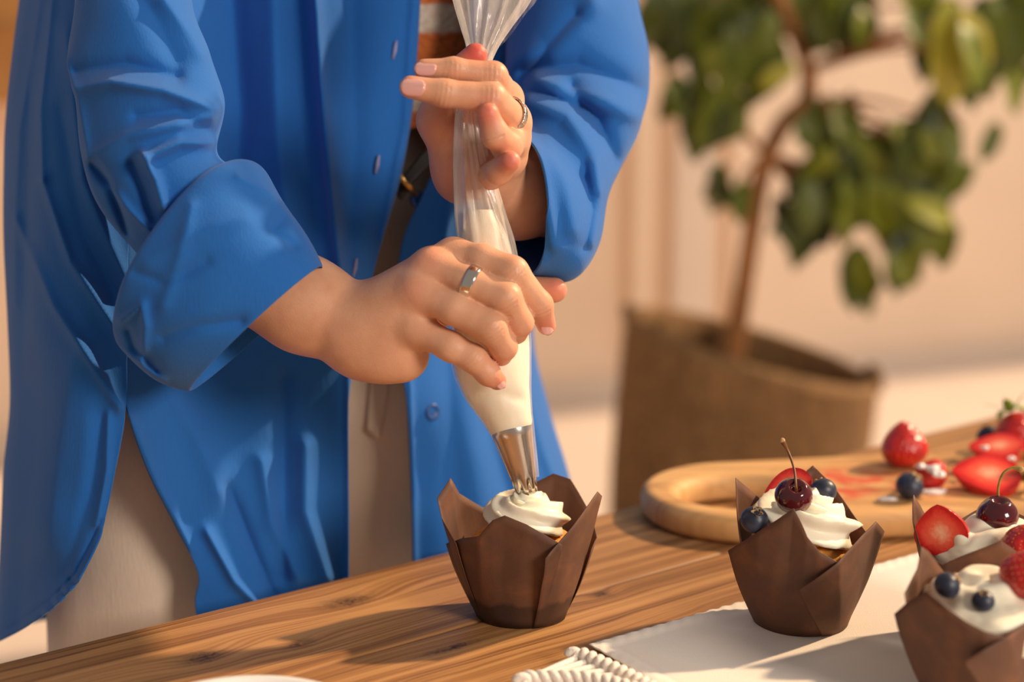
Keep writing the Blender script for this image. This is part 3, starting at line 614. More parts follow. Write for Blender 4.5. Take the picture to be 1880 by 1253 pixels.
tube_px('sleeve', [(780, -660, 985, -580, 1.31, .048), (840, -510, 1060, -450, 1.29, .065), (900, -340, 1105, -320, 1.245, .07), (935, -200, 1150, -180, 1.185, .07), (945, -20, 1168, -20, 1.15, .062), (932, 90, 1188, 110, 1.125, .058), (935, 180, 1176, 222, 1.10, .055), (948, 218, 1112, 340, 1.075, .050, 25, 0), (956, 236, 1085, 450, 1.05, .046, 40, 0), (959, 246, 1040, 505, 1.03, .042, 48, 0), (960, 250, 985, 502, 1.016, .038, 42, 0), (961, 252, 975, 500, 1.012, .036, 38, 0)], 200, 200, M_SHIRT, shirt, fL, (.003, .06), .0016, seed=31)
# buttons on the far panel, buttonholes on the near placket
for px, py, t in ((792, 757, 1.138), (766, 366, 1.132)):
    v, f = lathe([(0, .0012), (.003, .0012), (.0044, .0022), (.0056, .0020), (.006, .0008), (.0058, -.001), (0, -.001)], 20)
    mesh('button', align(v, FW + (0, 0, .1), 0, W(px, py, t)), f, M_BUTTON, shirt)
for px, py, t in ((725, 92, 1.1095), (693, 302, 1.1025), (652, 492, 1.090)):
    v, f = tube([W(px + 3, py - 17, t), W(px, py, t), W(px - 4, py + 17, t)], [.0008, .0015, .0008], 6)
    mesh('buttonhole', v, f, M_STITCH, shirt)
# sweater, trousers, belt
tube_px('sweater', [(520, -420, 800, -420, 1.285, .05), (410, -330, 900, -340, 1.28, .085), (390, -150, 960, -150, 1.28, .10), (400, 30, 960, 30, 1.278, .104), (410, 215, 950, 215, 1.275, .108), (414, 236, 946, 236, 1.275, .104)], 60, 72, M_KNIT, person, (), (.003, .05), .003, seed=41)
T = Field(BC + (-.42, -.42, .03), BC + (.42, .42, 1.06), .006); F = T.blank()
T.ell(F, bp(.045, -.010, .94), (.118, .118, .13), .04, Rm); T.cone(F, bp(0, -.03, .99), bp(0, -.03, 1.03), .095, .095, .05)
hR = W(284, 720, 1.130); hL = W(735, 720, 1.24)
for s, hp in ((1, hR), (-1, hL)):
    ft = hp * (1, 1, 0) + UP * .09 - FW * .01
    T.cone(F, bp(s * .06, -.01, .90), hp, .078, .074 if s > 0 else .076, .05); T.cone(F, hp, ft - RT * (-.012 if s > 0 else 0), .074 if s > 0 else .076, .074 if s > 0 else .066, .03)
V, Q = T.mesh(F); keep = V[Q].mean(1)[:, 2] < 1.035; V = V + (vnoise(V * (1, 1, .5), .05, 51) * .004)[:, None] * np.array((.3, -1, 0))
trousers = mesh('trousers', V, Q[keep], M_TROUS, person)
for s, hp in ((1, hR), (-1, hL)):
    ft = hp * (1, 1, 0); T2 = Field(ft - .2, ft + .22, .008); F2 = T2.blank(); c = ft + FW * .05
    T2.ell(F2, c + UP * .042, (.048, .135, .040), .02, Rm); T2.cone(F2, ft + UP * .06, ft + UP * .10, .045, .043, .03)
    V, Q = T2.mesh(F2); V[:, 2] = np.maximum(V[:, 2], .002); mesh('shoe', V, Q, M_SHOE, person)
v = []
belt = sheet('belt', [[(722, 350, 1.125), (750, 310, 1.128), (800, 255, 1.135), (880, 200, 1.15)], [(736, 366, 1.124), (764, 328, 1.127), (812, 285, 1.134), (890, 232, 1.15)]], 6, 40, M_BELT, person, (), (0, 1), .003)
v, f = box(-.002, .002, -.011, .011, -.002, .002); mesh('buckle_prong', align(v, FW, .8, W(747, 338, 1.120)), f, M_BRASS, belt)
sheet('fly', [[(686, 655, 1.152), (716, 655, 1.152)], [(676, 730, 1.156), (712, 730, 1.154)], [(672, 790, 1.160), (694, 806, 1.158)]], 16, 6, M_TROUS, trousers, (), (0, 1), .003)
H = Field(bp(0, 0, 1.60) - .2, bp(0, 0, 1.60) + .2, .006); F = H.blank()
H.ell(F, bp(0, -.005, 1.625), (.086, .104, .098), .02, Rm); H.ell(F, bp(0, -.10, 1.60), (.05, .05, .05), .03, Rm)
V, Q = H.mesh(F); keep = ((V[Q].mean(1) - bp(0, 0, 0)) @ FW < .055) | (V[Q].mean(1)[:, 2] > 1.665); mesh('hair', V, Q[keep], M_HAIR, person, thick=.004)
for s in (1, -1):
    v, f = lathe([(.0001, .007), (.004, .006), (.007, 0), (.004, -.006), (.0001, -.007)], 14); mesh('eye', align(v, FW, 0, bp(s * .031, .112, 1.605)), f, simple('eye', srgb(70, 50, 40), .1), body)

# ------------------------------------------------------------------ piping bag
bag = thing('piping_bag', 'clear piping bag of cream with a steel nozzle, held in both hands', 'bag', tuple(W(966, 892, .99)))
RB_ = [(800, -150, 1030, -180, .985, .020), (822, -60, 990, -60, .982, .016), (836, 0, 968, 0, .980, .013), (850, 50, 932, 52, .978, .010), (860, 95, 906, 96, .974, .0085), (850, 150, 888, 150, .962, .0075), (838, 210, 879, 212, .957, .0078), (834, 300, 897, 300, .962, .0105), (836, 390, 925, 390, .968, .014),
       (839, 440, 942, 440, .972, .016), (838, 500, 955, 500, .975, .0175), (834, 560, 966, 560, .977, .0185), (828, 620, 975, 615, .979, .0195), (829, 675, 976, 670, .980, .0205), (848, 725, 976, 715, .982, .019), (876, 765, 978, 756, .984, .0155), (900, 800, 981, 782, .986, .0128), (918, 838, 985, 822, .988, .0106), (934, 872, 989, 862, .9895, .0088), (939, 884, 990, 876, .990, .0082)]
tube_px('bag_film', RB_[:12], 130, 120, M_FILM, bag, [([(850, 420), (858, 300), (856, 215)], 4, .002), ([(872, 225), (888, 330), (930, 460)], 4, .002), ([(900, -60), (892, 40), (884, 95)], 4, .003), ([(940, -60), (915, 40), (892, 95)], 4, .003)], (0, 1), 0, pleat=(9, [.06, .08, .10, .13, .16, .15, .14, .11, .06, .04, .02, .01], 1.2), seed=5)
tp_ = tube_px('bag_tip', RB_[11:], 80, 64, M_FILM2, bag); tp_['label'] = 'clear cone of film round the nozzle'
fl = sheet('loose_film', [[(905, 98, .970), (893, 100, .972), (900, 100, .976)], [(935, 68, .972), (912, 55, .968), (895, 50, .976)], [(962, 30, .975), (938, 10, .968), (915, 5, .976)], [(990, -8, .98), (962, -30, .97), (930, -35, .98)], [(1020, -90, .985), (985, -100, .975), (950, -110, .985)]], 60, 24, M_FILM2, bag, [([(905, 90), (940, 30), (985, -60)], 4, .003), ([(925, 70), (950, 40), (960, 0)], 3, -.003)], (.003, .02), 0, 9)
fl['label'] = 'thin clear loose edge of the bag'
fill = tube_px('cream_filling', [(862, 385, 905, 385, .968, .006), (848, 430, 930, 430, .971, .0125), (843, 500, 950, 500, .975, .0160), (839, 560, 961, 560, .977, .0172), (833, 620, 971, 615, .979, .0182), (834, 675, 972, 670, .980, .0193), (853, 725, 972, 715, .982, .0176), (880, 764, 974, 755, .984, .0140), (898, 793, 976, 777, .9855, .0118), (910, 812, 968, 800, .9865, .008)], 80, 64, M_CREAM, bag, [([(880, 735), (920, 722), (960, 735)], 12, -.0022)], (.0006, .02), 0, cap=True, seed=8)
a, b = W(940, 792, .9862), W(966, 897, .9915); ax = b - a; L = np.linalg.norm(ax)
def teeth(V):
    r = np.hypot(V[:, 0], V[:, 1]); th = np.arctan2(V[:, 1], V[:, 0]); k = np.clip((V[:, 2] - L * .80) / (L * .2), 0, 1)
    V[:, 2] -= k * (np.cos(th * 8) < -.1) * .0036; q = 1 - .10 * k * (np.cos(th * 8) < -.1); V[:, 0] *= q; V[:, 1] *= q; return V
prof = [(.0116, -.004), (.0121, -.001), (.0117, .002)] + [(.0115 - .0054 * k / 10, .002 + (L + .001) * k / 10) for k in range(1, 11)] + [(.0055, L + .002), (.0080, L * .6), (.0110, .002)]
v, f = lathe(prof, 64, teeth); o = mesh('nozzle', align(v, ax, 0, a), f, M_STEEL, bag); o['label'] = 'open star steel nozzle'

# ------------------------------------------------------------------ cloth runner with its knotted cord edge
C0 = on_plane(1080, 1190, TZ); CA = on_plane(1690, 1020, TZ) - C0; CA /= np.linalg.norm(CA); CB = np.array((.50, -.866, 0))
n, m = 90, 150; V = []
for i in range(n):
    for j in range(m):
        b, a = .34 * (i / (n - 1)) ** 1.2, .30 * (j / (m - 1)) ** 1.1; p = C0 + CA * a + CB * b
        z = .0006 + .0012 * max(0, math.sin(a * 17 + b * 9)) * max(0, math.cos(b * 23 - a * 6)) * min(1, b / .03)
        e = min(a, b); z += .0011 * math.exp(-((e - .004) / .005) ** 2) * (1 + .35 * math.sin((a + b) * 620)) - .0004 * math.exp(-((e - .0115) / .0012) ** 2)
        p = p + CB * (.0007 * math.sin(a * 600) * (b < .001)); V.append(p + np.array((0, 0, z + .0008)))
cloth = mesh('table_runner', V, grid_faces(n, m), M_CLOTH, None, thick=.0005, off=0, loc=tuple(C0))
tag(cloth, 'cream cotton table runner with knotted cord fringe under the topped cupcakes', 'table runner')
def twist(path, r, pitch, strands=2, seg=9, n=120):
    P = catmull(np.array(path, float), n); T = np.gradient(P, axis=0); s = np.concatenate([[0], np.cumsum(np.linalg.norm(np.diff(P, axis=0), axis=1))]); out = []
    for k in range(strands):
        Q = []
        for i in range(n):
            u, w = frame_of(T[i]); a = 2 * math.pi * (s[i] / pitch + k / strands); Q.append(P[i] + (u * math.cos(a) + w * math.sin(a)) * r * .55)
        out.append(tube(Q, [r * .62] * 2, seg))
    return join(*out)
g0 = lambda px, py: on_plane(px, py, TZ + .0058)
ra = [g0(1046, 1207), g0(1066, 1205), g0(1110, 1224), g0(1160, 1248), g0(1225, 1285), g0(1300, 1330)]
v, f = twist(ra, .0044, .0125, 2, 10, 160); mesh('braid', v, f, M_ROPE, cloth)
rb = [g0(953, 1256), g0(968, 1249), g0(1010, 1248), g0(1080, 1250), g0(1160, 1268), g0(1240, 1300)]
v, f = twist(rb, .0044, .0115, 2, 10, 160); mesh('braid', v, f, M_ROPE, cloth)
for k in range(9):
    a = np.array(ra[1]) * (1 - k / 9) + np.array(ra[4]) * (k / 9); b = catmull(np.array(rb), 40)[4 + k * 4]
    v, f = tube([a - (0, 0, .001), (a + b) / 2 - (0, 0, .0005), b - (0, 0, .001)], [.0024, .0022, .0024], 8, 10); mesh('cord', v, f, M_ROPE, cloth)

# ------------------------------------------------------------------ cream, fruit
def swirl(c, R, H, turns, rope, lobes, ph, seed, depth=.20):
    n, seg = int(90 * turns), lobes * 8; V = []
    for i in range(n):
        q = i / (n - 1); a = ph - 2 * math.pi * turns * q; r = R * (1 - q) ** .75 * (1 if q < .98 else .6); rp = rope * (1 - .62 * q ** 1.3) * min(1, q * 14 + .25)
        if q > .93: rp *= max(.06, (1 - q) / .07)
        r = max(0, R * (1 - q ** 1.25)); ctr = np.array((r * math.cos(a), r * math.sin(a), H * (q ** .95)))
        u = np.array((math.cos(a), math.sin(a), 0)); w = np.array((0, 0, 1.))
        for k in range(seg):
            p = 2 * math.pi * k / seg; rr = rp * (1 + depth * ((1 - abs(math.sin(lobes * (p + a * .62) / 2))) ** .8 * 2 - .95))
            V.append(ctr + u * (rr * 1.05 * math.cos(p)) + w * (rr * .88 * math.sin(p)))
    V = np.array(V); F = grid_faces(n, seg, True); V = np.concatenate([V, [V[:seg].mean(0)], [V[-seg:].mean(0) + (0, 0, .001)]]); b = n * seg
    F += [(b, (k + 1) % seg, k) for k in range(seg)] + [(b + 1, b - seg + k, b - seg + (k + 1) % seg) for k in range(seg)]
    d, g = lathe([(.0001, H * .72), (R * .5, H * .6), (R * 1.0, H * .15), (R * 1.05, -.008), (.0001, -.01)], 32)
    V, F = join((V, F), (d, g)); V = V + vnoise(V, .012, seed)[:, None] * .0006; return V + c, F
def rough_cream(c, R, H, seed, amp=.004):
    v, f = lathe([(.0001, H)] + [(R * math.sin(t) ** .9, H * math.cos(t) ** .8 if t < 1.57 else 0) for t in np.linspace(.08, 1.5, 34)] + [(R, -.008), (.0001, -.01)], 110)
    d = v / (np.linalg.norm(v, axis=1, keepdims=True) + 1e-6); w = np.clip(v[:, 2:3] / (H * .3), 0, 1)
    th = np.arctan2(v[:, 1], v[:, 0]); r = np.hypot(v[:, 0], v[:, 1])
    v = v + d * w * (amp * (abs(vnoise(v * (1, 1, 1.6), .017, seed, 2)) - .25) * 1.1 + amp * .5 * np.sin(th * 2 + r * 330))[:, None]
    return v + c, f
def blueberry(px, py, t, rad, axis, label, group=None):
    c = W(px, py, t); o_ = thing('blueberry', label, 'blueberry', tuple(c - (0, 0, rad * .85)), group)
    prof = [(.0001, .80), (.18, .74), (.26, .80), (.34, .88)] + [(math.cos(a), .92 * math.sin(a)) for a in np.linspace(1.17, -1.5, 18)] + [(.0001, -.92)]
    v, f = lathe([(r * rad, z * rad) for r, z in prof], 32); mesh('fruit', align(v, axis, 0, c), f, M_BLUE, o_)
    V = []; k = 30
    for r, z in ((.20, .76), (.30, .86), (.38, .96), (.36, .90)):
        for j in range(k):
            a = 2 * math.pi * j / k; s = 1 + (.28 * math.cos(5 * a) if r > .29 else 0); V.append((r * s * rad * math.cos(a), r * s * rad * math.sin(a), (z + (.03 * math.cos(5 * a) if r > .33 else 0)) * rad))
    mesh('crown', align(V, axis, 0, c), grid_faces(4, k, True), M_CROWN, o_, thick=.0002); return o_
def cherry(px, py, t, rad, axis, stem, smat, label):
    c = W(px, py, t); o_ = thing('cherry', label, 'cherry', tuple(c - (0, 0, rad * .9)))
    prof = [(.0001, .55), (.10, .56), (.22, .66), (.36, .80), (.52, .86)] + [(1.04 * math.cos(a), .93 * math.sin(a)) for a in np.linspace(.92, -1.45, 22)] + [(.0001, -.90)]
    def heart(V):
        th = np.arctan2(V[:, 1], V[:, 0]); r = np.hypot(V[:, 0], V[:, 1]); g = np.exp(-((th - 1.2) / .35) ** 2) * r; V[:, 0] *= 1 - .05 * np.exp(-((th - 1.2) / .35) ** 2); V[:, 2] += -.10 * g * (V[:, 2] > 0); return V
    v, f = lathe([(r * rad, z * rad) for r, z in prof], 48, heart); mesh('fruit', align(v, axis, 0, c), f, M_CHERRY, o_)
    a = np.array(axis, float); a /= np.linalg.norm(a)
    pts = [c + a * rad * .52, ] + [W(*q) for q in stem]; v, f = tube(pts, [.0016, .0008, .0007, .0007, .0008, .0016], 10, 40)
    e = pts[-1]; d = pts[-1] - pts[-2]; kb = lathe([(.0001, -.002), (.0013, -.001), (.0018, .0006), (.0012, .0018), (.0001, .0022)], 12); mesh('stem', v, f, smat, o_)
    mesh('stem_end', align(kb[0], d, 0, e), kb[1], M_CROWN, o_); return o_
def s_prof(q): return np.sin(np.pi * np.clip(q, 0, 1) ** .76) ** .70
def strawberry(c, L, R, tip, label, cut=None, leaves=False, group=None, sugar=()):
    # tip: pointing direction of the tip; cut: facing direction of a sliced face
    c = np.array(c, float); tip = np.array(tip, float); tip /= np.linalg.norm(tip); o_ = thing('strawberry' if cut is None else 'strawberry_half', label, 'strawberry', tuple(c), group)
    q = np.linspace(.002, .998, 30); r = s_prof(q) * R; r = r * (1 + .0 * q); zz = (q - .45) * L
    if cut is not None:
        x = np.array(cut, float); x -= tip * (x @ tip); x /= np.linalg.norm(x); ang = np.linspace(np.pi / 2, np.pi * 1.5, 25)
    else:
        x, _ = frame_of(tip); ang = np.linspace(0, 2 * np.pi, 40, endpoint=False)
    y = np.cross(tip, x); lump = 1 + .05 * np.sin(ang * 3 + 1) + .03 * np.sin(ang * 2)
    P = c + tip * zz[:, None, None] + (x * np.cos(ang)[:, None] + y * np.sin(ang)[:, None])[None] * (r[:, None] * lump[None])[:, :, None]
    wrap = cut is None; mesh('flesh', P.reshape(-1, 3), grid_faces(30, len(ang), wrap), M_STRAW, o_)
    S = []; ico = lathe([(.0001, .6), (.5, .3), (.62, 0), (.5, -.3), (.0001, -.6)], 6)
    for i in range(3, 28, 2):
        k = max(4, int(r[i] * (6.28 if wrap else 3.0) / .0052))
        for j in range(k):
            if cut is not None and (j == 0): continue
            A = (ang[0] + (ang[-1] - ang[0] + (ang[1] - ang[0] if wrap else 0)) * (j + .5 * (i // 2 % 2)) / k); rr = np.interp(A, ang, lump) * r[i]
            nrm = x * math.cos(A) + y * math.sin(A); p = c + tip * zz[i] + nrm * (rr - .0001); S.append((align(ico[0] * (.0005, .0005, .0008), tip, 0, p), ico[1]))
    v, f = join(*S); s = mesh('seeds', v, f, M_SEED, o_); s['kind'] = 'stuff'
    if cut is not None:
        V, core = [], []
        for i in range(30):
            lo_, hi_ = lump[0] * r[i], lump[-1] * r[i]
            for u in np.linspace(-1, 1, 17):
                w = (hi_ * -u if u < 0 else -lo_ * u); yy = (-u * (lo_ if u < 0 else hi_)); V.append(c + tip * zz[i] + y * yy + x * .0001 * 0); core.append(min(1, math.hypot(u, (q[i] - .45) * 1.9) ** 1.2))
        mesh('cut_face', V, grid_faces(30, 17), M_STRAWCUT, o_, attrs={'core': core})
    if leaves:
        L_ = []
        for k in range(8):
            a = k * math.pi / 4 + .2; d = x * math.cos(a) + y * math.sin(a); base = c - tip * (L * .44); w = np.cross(d, tip)
            rows = [[base + d * (R * .9 * u) - tip * (.004 * math.sin(u * 2.6) + .0015) + tip * (.006 * u * u) * (1 if k % 2 else -1.4) + w * s_ * .0034 * (math.sin(min(1, u + .12) * math.pi) ** .7 if u < .88 else .05) for s_ in (-1, 0, 1)] for u in np.linspace(0, 1, 8)]
            o = mesh('calyx_leaf', np.array(rows).reshape(-1, 3), grid_faces(8, 3), M_CALYX, o_, thick=.0004)
    for k, (a, rad) in enumerate(sugar):
        v, f = lathe([(rad * math.sin(t), rad * .5 * math.cos(t)) for t in np.linspace(.02, 3.1, 12)], 18); v = v * (1 + .35 * vnoise(v, rad * .6, k)[:, None]); mesh('sugar_lump', v + W(*a), f, M_SUGAR, o_)
    return o_

# ------------------------------------------------------------------ cupcakes in folded paper liners
def cupcake(label, px, py, panels, z0=.7522, r0=.026, cream=None, cake=(.046, .052), crm=None):
    C = on_plane(px, py, z0); t0 = w2c(C + np.array((0, 0, .05)))[2]
    o_ = thing('cupcake', label, 'cupcake', tuple(C), 'cupcakes in brown paper liners')
    for k, (dr, cols) in enumerate(panels):
        A, B = [], []
        for (th, x, y, dt), (th2, x2, y2, dt2) in zip(cols[:-1], cols[1:]):
            ns = 6
            for u in np.arange(ns) / ns: A.append(th + (th2 - th) * u); B.append(np.array((x, y, dt)) * (1 - u) + np.array((x2, y2, dt2)) * u)
        A.append(cols[-1][0]); B.append(np.array(cols[-1][1:])); B = np.array(B); A = np.radians(A)
        # light rounding of the upper edge, corners kept
        top = W(B[:, 0], B[:, 1], t0 + B[:, 2]); bot = C + np.stack([np.cos(A) * (r0 + dr), np.sin(A) * (r0 + dr), 0 * A + .0003], -1)
        rows = []; nv = 14
        for v in np.linspace(0, 1, nv):
            P = bot * (1 - v) + top * v; d = P - C; d[:, 2] = 0; d /= np.linalg.norm(d, axis=1, keepdims=True); rows.append(P + d * (.0016 * math.sin(v * math.pi)))
        P = np.array(rows); w = np.linspace(0, 1, nv)[:, None]
        P = P + (vnoise(P.reshape(-1, 3), .022, 60 + k).reshape(P.shape[:2]) * .0011 * w)[..., None] * np.array((.6, -.6, 0))
        mesh('paper_panel', P.reshape(-1, 3), grid_faces(nv, len(A)), M_PAPER2 if z0 < .751 else M_PAPER, o_, thick=.0004, off=0)
    v, f = lathe([(.0001, .0004), (r0, .0004), (r0, .002), (.0001, .002)], 32); mesh('paper_base', v + C, f, M_PAPER, o_)
    h1, h2 = cake; v, f = lathe([(.0001, .002), (r0 - .002, .002), (r0 + .003, h1 - .006), (r0 + .0038, h1 - .002), (r0 + .001, h1 + .001), (r0 - .008, h2), (.0001, h2)], 48); v = v + vnoise(v, .006, 9)[:, None] * .0008; mesh('cake', v + C, f, M_CAKE, o_)
    if crm: v, f = crm(C); mesh('cream', v, f, M_CREAM, o_)
    return o_, C, t0
c1, C1, t1 = cupcake('brown paper cupcake on bare wood getting cream from the piping bag', 957, 1126, [
    (0, [(118, 905, 940, .034), (140, 884, 931, .028), (160, 842, 906, .012), (175, 826, 878, .003), (186, 803, 915, -.004), (196, 812, 952, -.012), (212, 838, 1000, -.02)]),
    (0, [(80, 980, 888, .036), (60, 1017, 870, .036), (45, 1047, 880, .031), (20, 1085, 945, .018), (0, 1097, 988, .004), (-12, 1084, 1012, -.006)]),
    (.0006, [(184, 820, 999, -.002), (205, 846, 990, -.022), (220, 880, 985, -.032), (238, 905, 956, -.037), (246, 926, 947, -.039), (258, 968, 964, -.042), (292, 1034, 1002, -.040)]),
    (.0014, [(284, 1002, 1026, -.0445), (305, 1052, 965, -.036), (328, 1097, 903, -.016), (336, 1104, 911, -.008)])],
    z0=.7503, cake=(.047, .054), crm=lambda C: swirl(C + (.0005, -.001, .0545), .0155, .0165, 2.0, .0138, 7, 2.6, 3, .16))
c2, C2, t2 = cupcake('brown paper cupcake topped with cherry and blueberries, alone at the runner edge', 1468, 1140, [
    (0, [(118, 1425, 935, .036), (145, 1389, 911, .026), (165, 1362, 888, .012), (173, 1351, 878, .006), (182, 1352, 925, 0), (192, 1361, 992, -.006)]),
    (0, [(97, 1477, 868, .040), (82, 1492, 855, .042), (60, 1526, 888, .037), (35, 1560, 935, .027), (10, 1592, 980, .008)]),
    (.0006, [(186, 1338, 1012, -.002), (207, 1390, 978, -.026), (230, 1436, 948, -.037), (242, 1457, 934, -.040), (250, 1468, 955, -.041), (262, 1482, 986, -.042), (276, 1505, 1013, -.043), (300, 1542, 1035, -.040)]),
    (.0014, [(288, 1464, 1085, -.0405), (298, 1500, 1060, -.043), (312, 1538, 1033, -.042), (328, 1576, 992, -.028), (342, 1608, 958, -.014), (352, 1624, 976, -.006)])],
    crm=lambda C: swirl(C + (-.001, .003, .056), .0168, .017, 1.9, .0152, 6, .4, 5, .24))
c3, C3, t3 = cupcake('brown paper cupcake with cherry and strawberry, close to the cutting board', 1812, 1176, [
    (0, [(120, 1740, 1000, .03), (145, 1712, 975, .02), (165, 1692, 930, .008), (173, 1679, 909, .003), (182, 1676, 957, -.002), (194, 1690, 1003, -.008)]),
    (0, [(112, 1750, 962, .034), (95, 1795, 936, .04), (70, 1840, 930, .04), (45, 1885, 950, .032), (20, 1925, 1000, .018), (5, 1935, 1020, .005)]),
    (.0006, [(184, 1688, 1003, -.002), (205, 1708, 1024, -.022), (225, 1732, 1038, -.034), (245, 1790, 1012, -.041), (262, 1835, 993, -.044), (280, 1870, 1016, -.043), (300, 1900, 1040, -.04)]),
    (.0014, [(282, 1850, 1075, -.044), (310, 1900, 1035, -.042), (335, 1950, 985, -.02), (345, 1965, 1000, -.012)])],
    crm=lambda C: rough_cream(C + (0, .001, .0475), .0335, .020, 17, .0035))
c4, C4, t4 = cupcake('brown paper cupcake dotted with two blueberries, cut by the picture corner', 1796, 1284, [
    (0, [(128, 1762, 1058, .034), (150, 1733, 1050, .024), (170, 1702, 1012, .010), (177, 1690, 1004, .005), (184, 1682, 1045, 0), (193, 1660, 1090, -.008), (200, 1663, 1106, -.014)]),
    (0, [(105, 1775, 1070, .036), (85, 1815, 1050, .040), (60, 1870, 1035, .038), (35, 1925, 1070, .026), (8, 1950, 1120, .006)]),
    (.0006, [(185, 1643, 1128, -.002), (202, 1672, 1104, -.018), (216, 1702, 1086, -.030), (236, 1738, 1116, -.039), (254, 1776, 1143, -.043), (270, 1807, 1160, -.045), (300, 1849, 1171, -.042)]),
    (.0014, [(284, 1767, 1218, -.043), (302, 1806, 1194, -.045), (318, 1848, 1169, -.043), (332, 1890, 1140, -.032), (344, 1938, 1096, -.014), (354, 1955, 1115, -.006)])],
    crm=lambda C: rough_cream(C + (.002, .000, .0435), .0345, .021, 23, .0035))
# toppings
blueberry(1385, 955, t2 - .020, .0079, (.1, -.5, .75), 'blueberry beside the brown rim of the lone topped cupcake, lower of its two')
blueberry(1511, 903, t2 + .012, .0080, (-.2, .7, .5), 'blueberry tucked behind the cherry against the tall paper flap')
cherry(1457, 911, t2 - .016, .0104, (.08, -.62, .8), [(1461, 890, t2 - .022), (1458, 862, t2 - .014), (1448, 832, t2 - .004), (1437, 811, t2 - .004)], M_STEMB, 'dark cherry with straight upright stem on the swirled cream')
strawberry(W(1450, 893, t2 + .022), .030, .012, (-.75, .1, -.35), 'pale sliced strawberry half behind the cherry with straight stem', cut=(-.35, -.7, .75))
cherry(1831, 947, t3 + .001, .0112, (.06, -.15, 1), [(1834, 925, t3 + .004), (1833, 895, t3 + .003), (1842, 870, t3 + .002), (1858, 860, t3 + .001), (1873, 862, t3)], M_STEM, 'dark cherry with hooked green stem on the spread cream')
strawberry(W(1728, 979, t3 - .010), .029, .0150, (-.12, .1, .75), 'sliced strawberry half with veined face leaning on the spread cream', cut=(-.45, -.8, .25))
strawberry(W(1884, 1002, t3 - .030), .024, .0125, (.3, -.2, .8), 'small strawberry at the picture edge below the cherry with hooked stem')
blueberry(1739, 1075, t4 - .017, .0068, (.55, -.1, .5), 'blueberry by the paper flap of the corner cupcake, higher of the two')
blueberry(1805, 1104, t4 - .025, .0057, (-.1, -.35, .9), 'small blueberry sunk in the middle of the corner cupcake cream')
strawberry(W(1888, 1058, t4 - .012), .028, .0135, (.4, .0, .7), 'strawberry on the corner cupcake beside its two blueberries')

# ------------------------------------------------------------------ cutting board and the fruit on it
HC = np.array((.164, 1.149)); BA = np.array((.165, 1.157)); BB = np.array((.62, 1.237)); BR = .0745
def stad(p):
    ab = BB - BA; h = np.clip(((p - BA) @ ab) / (ab @ ab), 0, 1); return np.linalg.norm(p - BA - h[:, None] * ab, axis=1) - BR
NA = 220; A = np.concatenate([np.linspace(0, 2 * np.pi, NA, endpoint=False)]); D = np.stack([np.cos(A), np.sin(A)], -1)
def out_r(off):
    lo, hi = np.zeros(NA), np.full(NA, 1.2)
    for _ in range(40):
        md = (lo + hi) / 2; ins = stad(HC + D * md[:, None]) < -off; lo = np.where(ins, md, lo); hi = np.where(ins, hi, md)
    return lo
hole = lambda off: 1 / np.sqrt((np.cos(A - .12) / (.0475 + off)) ** 2 + (np.sin(A - .12) / (.0400 + off)) ** 2)
zb, zt = .7502, .7705; rows = []; rr = .0078
for a in np.linspace(-np.pi / 2, np.pi / 2, 9): rows.append((hole(rr - rr * math.cos(a)), (zb + rr if a < 0 else zt - rr) + rr * math.sin(a)))
r_in, r_out = hole(rr), out_r(rr)
for u in (.05, .3, .6, .95): rows.append((r_in * (1 - u) + r_out * u, zt))
for a in np.linspace(np.pi / 2, -np.pi / 2, 11): rows.append((out_r(rr - rr * math.cos(a)), (zb + rr if a < 0 else zt - rr) + rr * math.sin(a)))
P = np.array([np.concatenate([HC + D * r[:, None], np.full((NA, 1), z)], 1) for r, z in rows]); k = len(P)
P[..., 2] += 0; F = [(i * NA + j, i * NA + (j + 1) % NA, ((i + 1) % k) * NA + (j + 1) % NA, ((i + 1) % k) * NA + j) for i in range(k) for j in range(NA)]
board = mesh('cutting_board', P.reshape(-1, 3), F, M_BOARD, None)
tag(board, 'thick rounded wooden cutting board with an oval handle hole and red juice smears', 'cutting board')
on = lambda px, py, h: on_plane(px, py, zt) + np.array((0, 0, h))
strawberry(on(1657, 856, .0145), .035, .0168, (-.05, .1, 1), 'whole strawberry standing tip up on the cutting board')
strawberry(on(1703, 893, .0085), .030, .0125, (-.8, -.3, .05), 'sugared strawberry chunk just behind the blueberry on the board', cut=(.3, .9, .2), sugar=[((1712, 862, 1.183), .0050), ((1690, 857, 1.186), .0035), ((1722, 871, 1.178), .0045)])
blueberry(1670, 893, 1.167, .0098, (.45, -.15, .85), 'dark blueberry with tan crown on the cutting board, in front of the strawberries')
strawberry(on(1816, 902, .0135), .048, .0200, (-1, .12, .02), 'big halved strawberry on the board showing its flat red face', cut=(.05, -.42, .85), leaves=True)
strawberry(on(1832, 866, .020), .040, .0165, (-.9, .2, -.1), 'sugar speckled strawberry half propped behind the big halved one', cut=(.0, -.3, .95), sugar=[((1808, 823, 1.222), .0030), ((1793, 845, 1.215), .0024), ((1856, 842, 1.21), .0028)])
strawberry(on(1868, 838, .016), .040, .0175, (.25, -.2, -.75), 'whole strawberry with fresh green leaves at the board end', leaves=True)
blueberry(1815, 802, 1.296, .0090, (0, .2, 1), 'shaded blueberry half hidden behind the leafy strawberry')
for k, (px, py, r, lb) in enumerate(((1713, 905, .0075, 'white cream smear on the board beside the dark blueberry'), (1628, 918, .005, 'small white cream smear on the board edge'))):
    v, f = lathe([(r * math.sin(t), r * .22 * math.cos(t)) for t in np.linspace(.02, 3.1, 12)], 24); v = v * (1.4, .7, 1) * (1 + .3 * vnoise(v, r * .6, k)[:, None]); c = on(px, py, r * .1)
    tag(mesh('cream_smear', v + c, f, M_SUGAR, None, loc=tuple(c)), lb, 'cream')
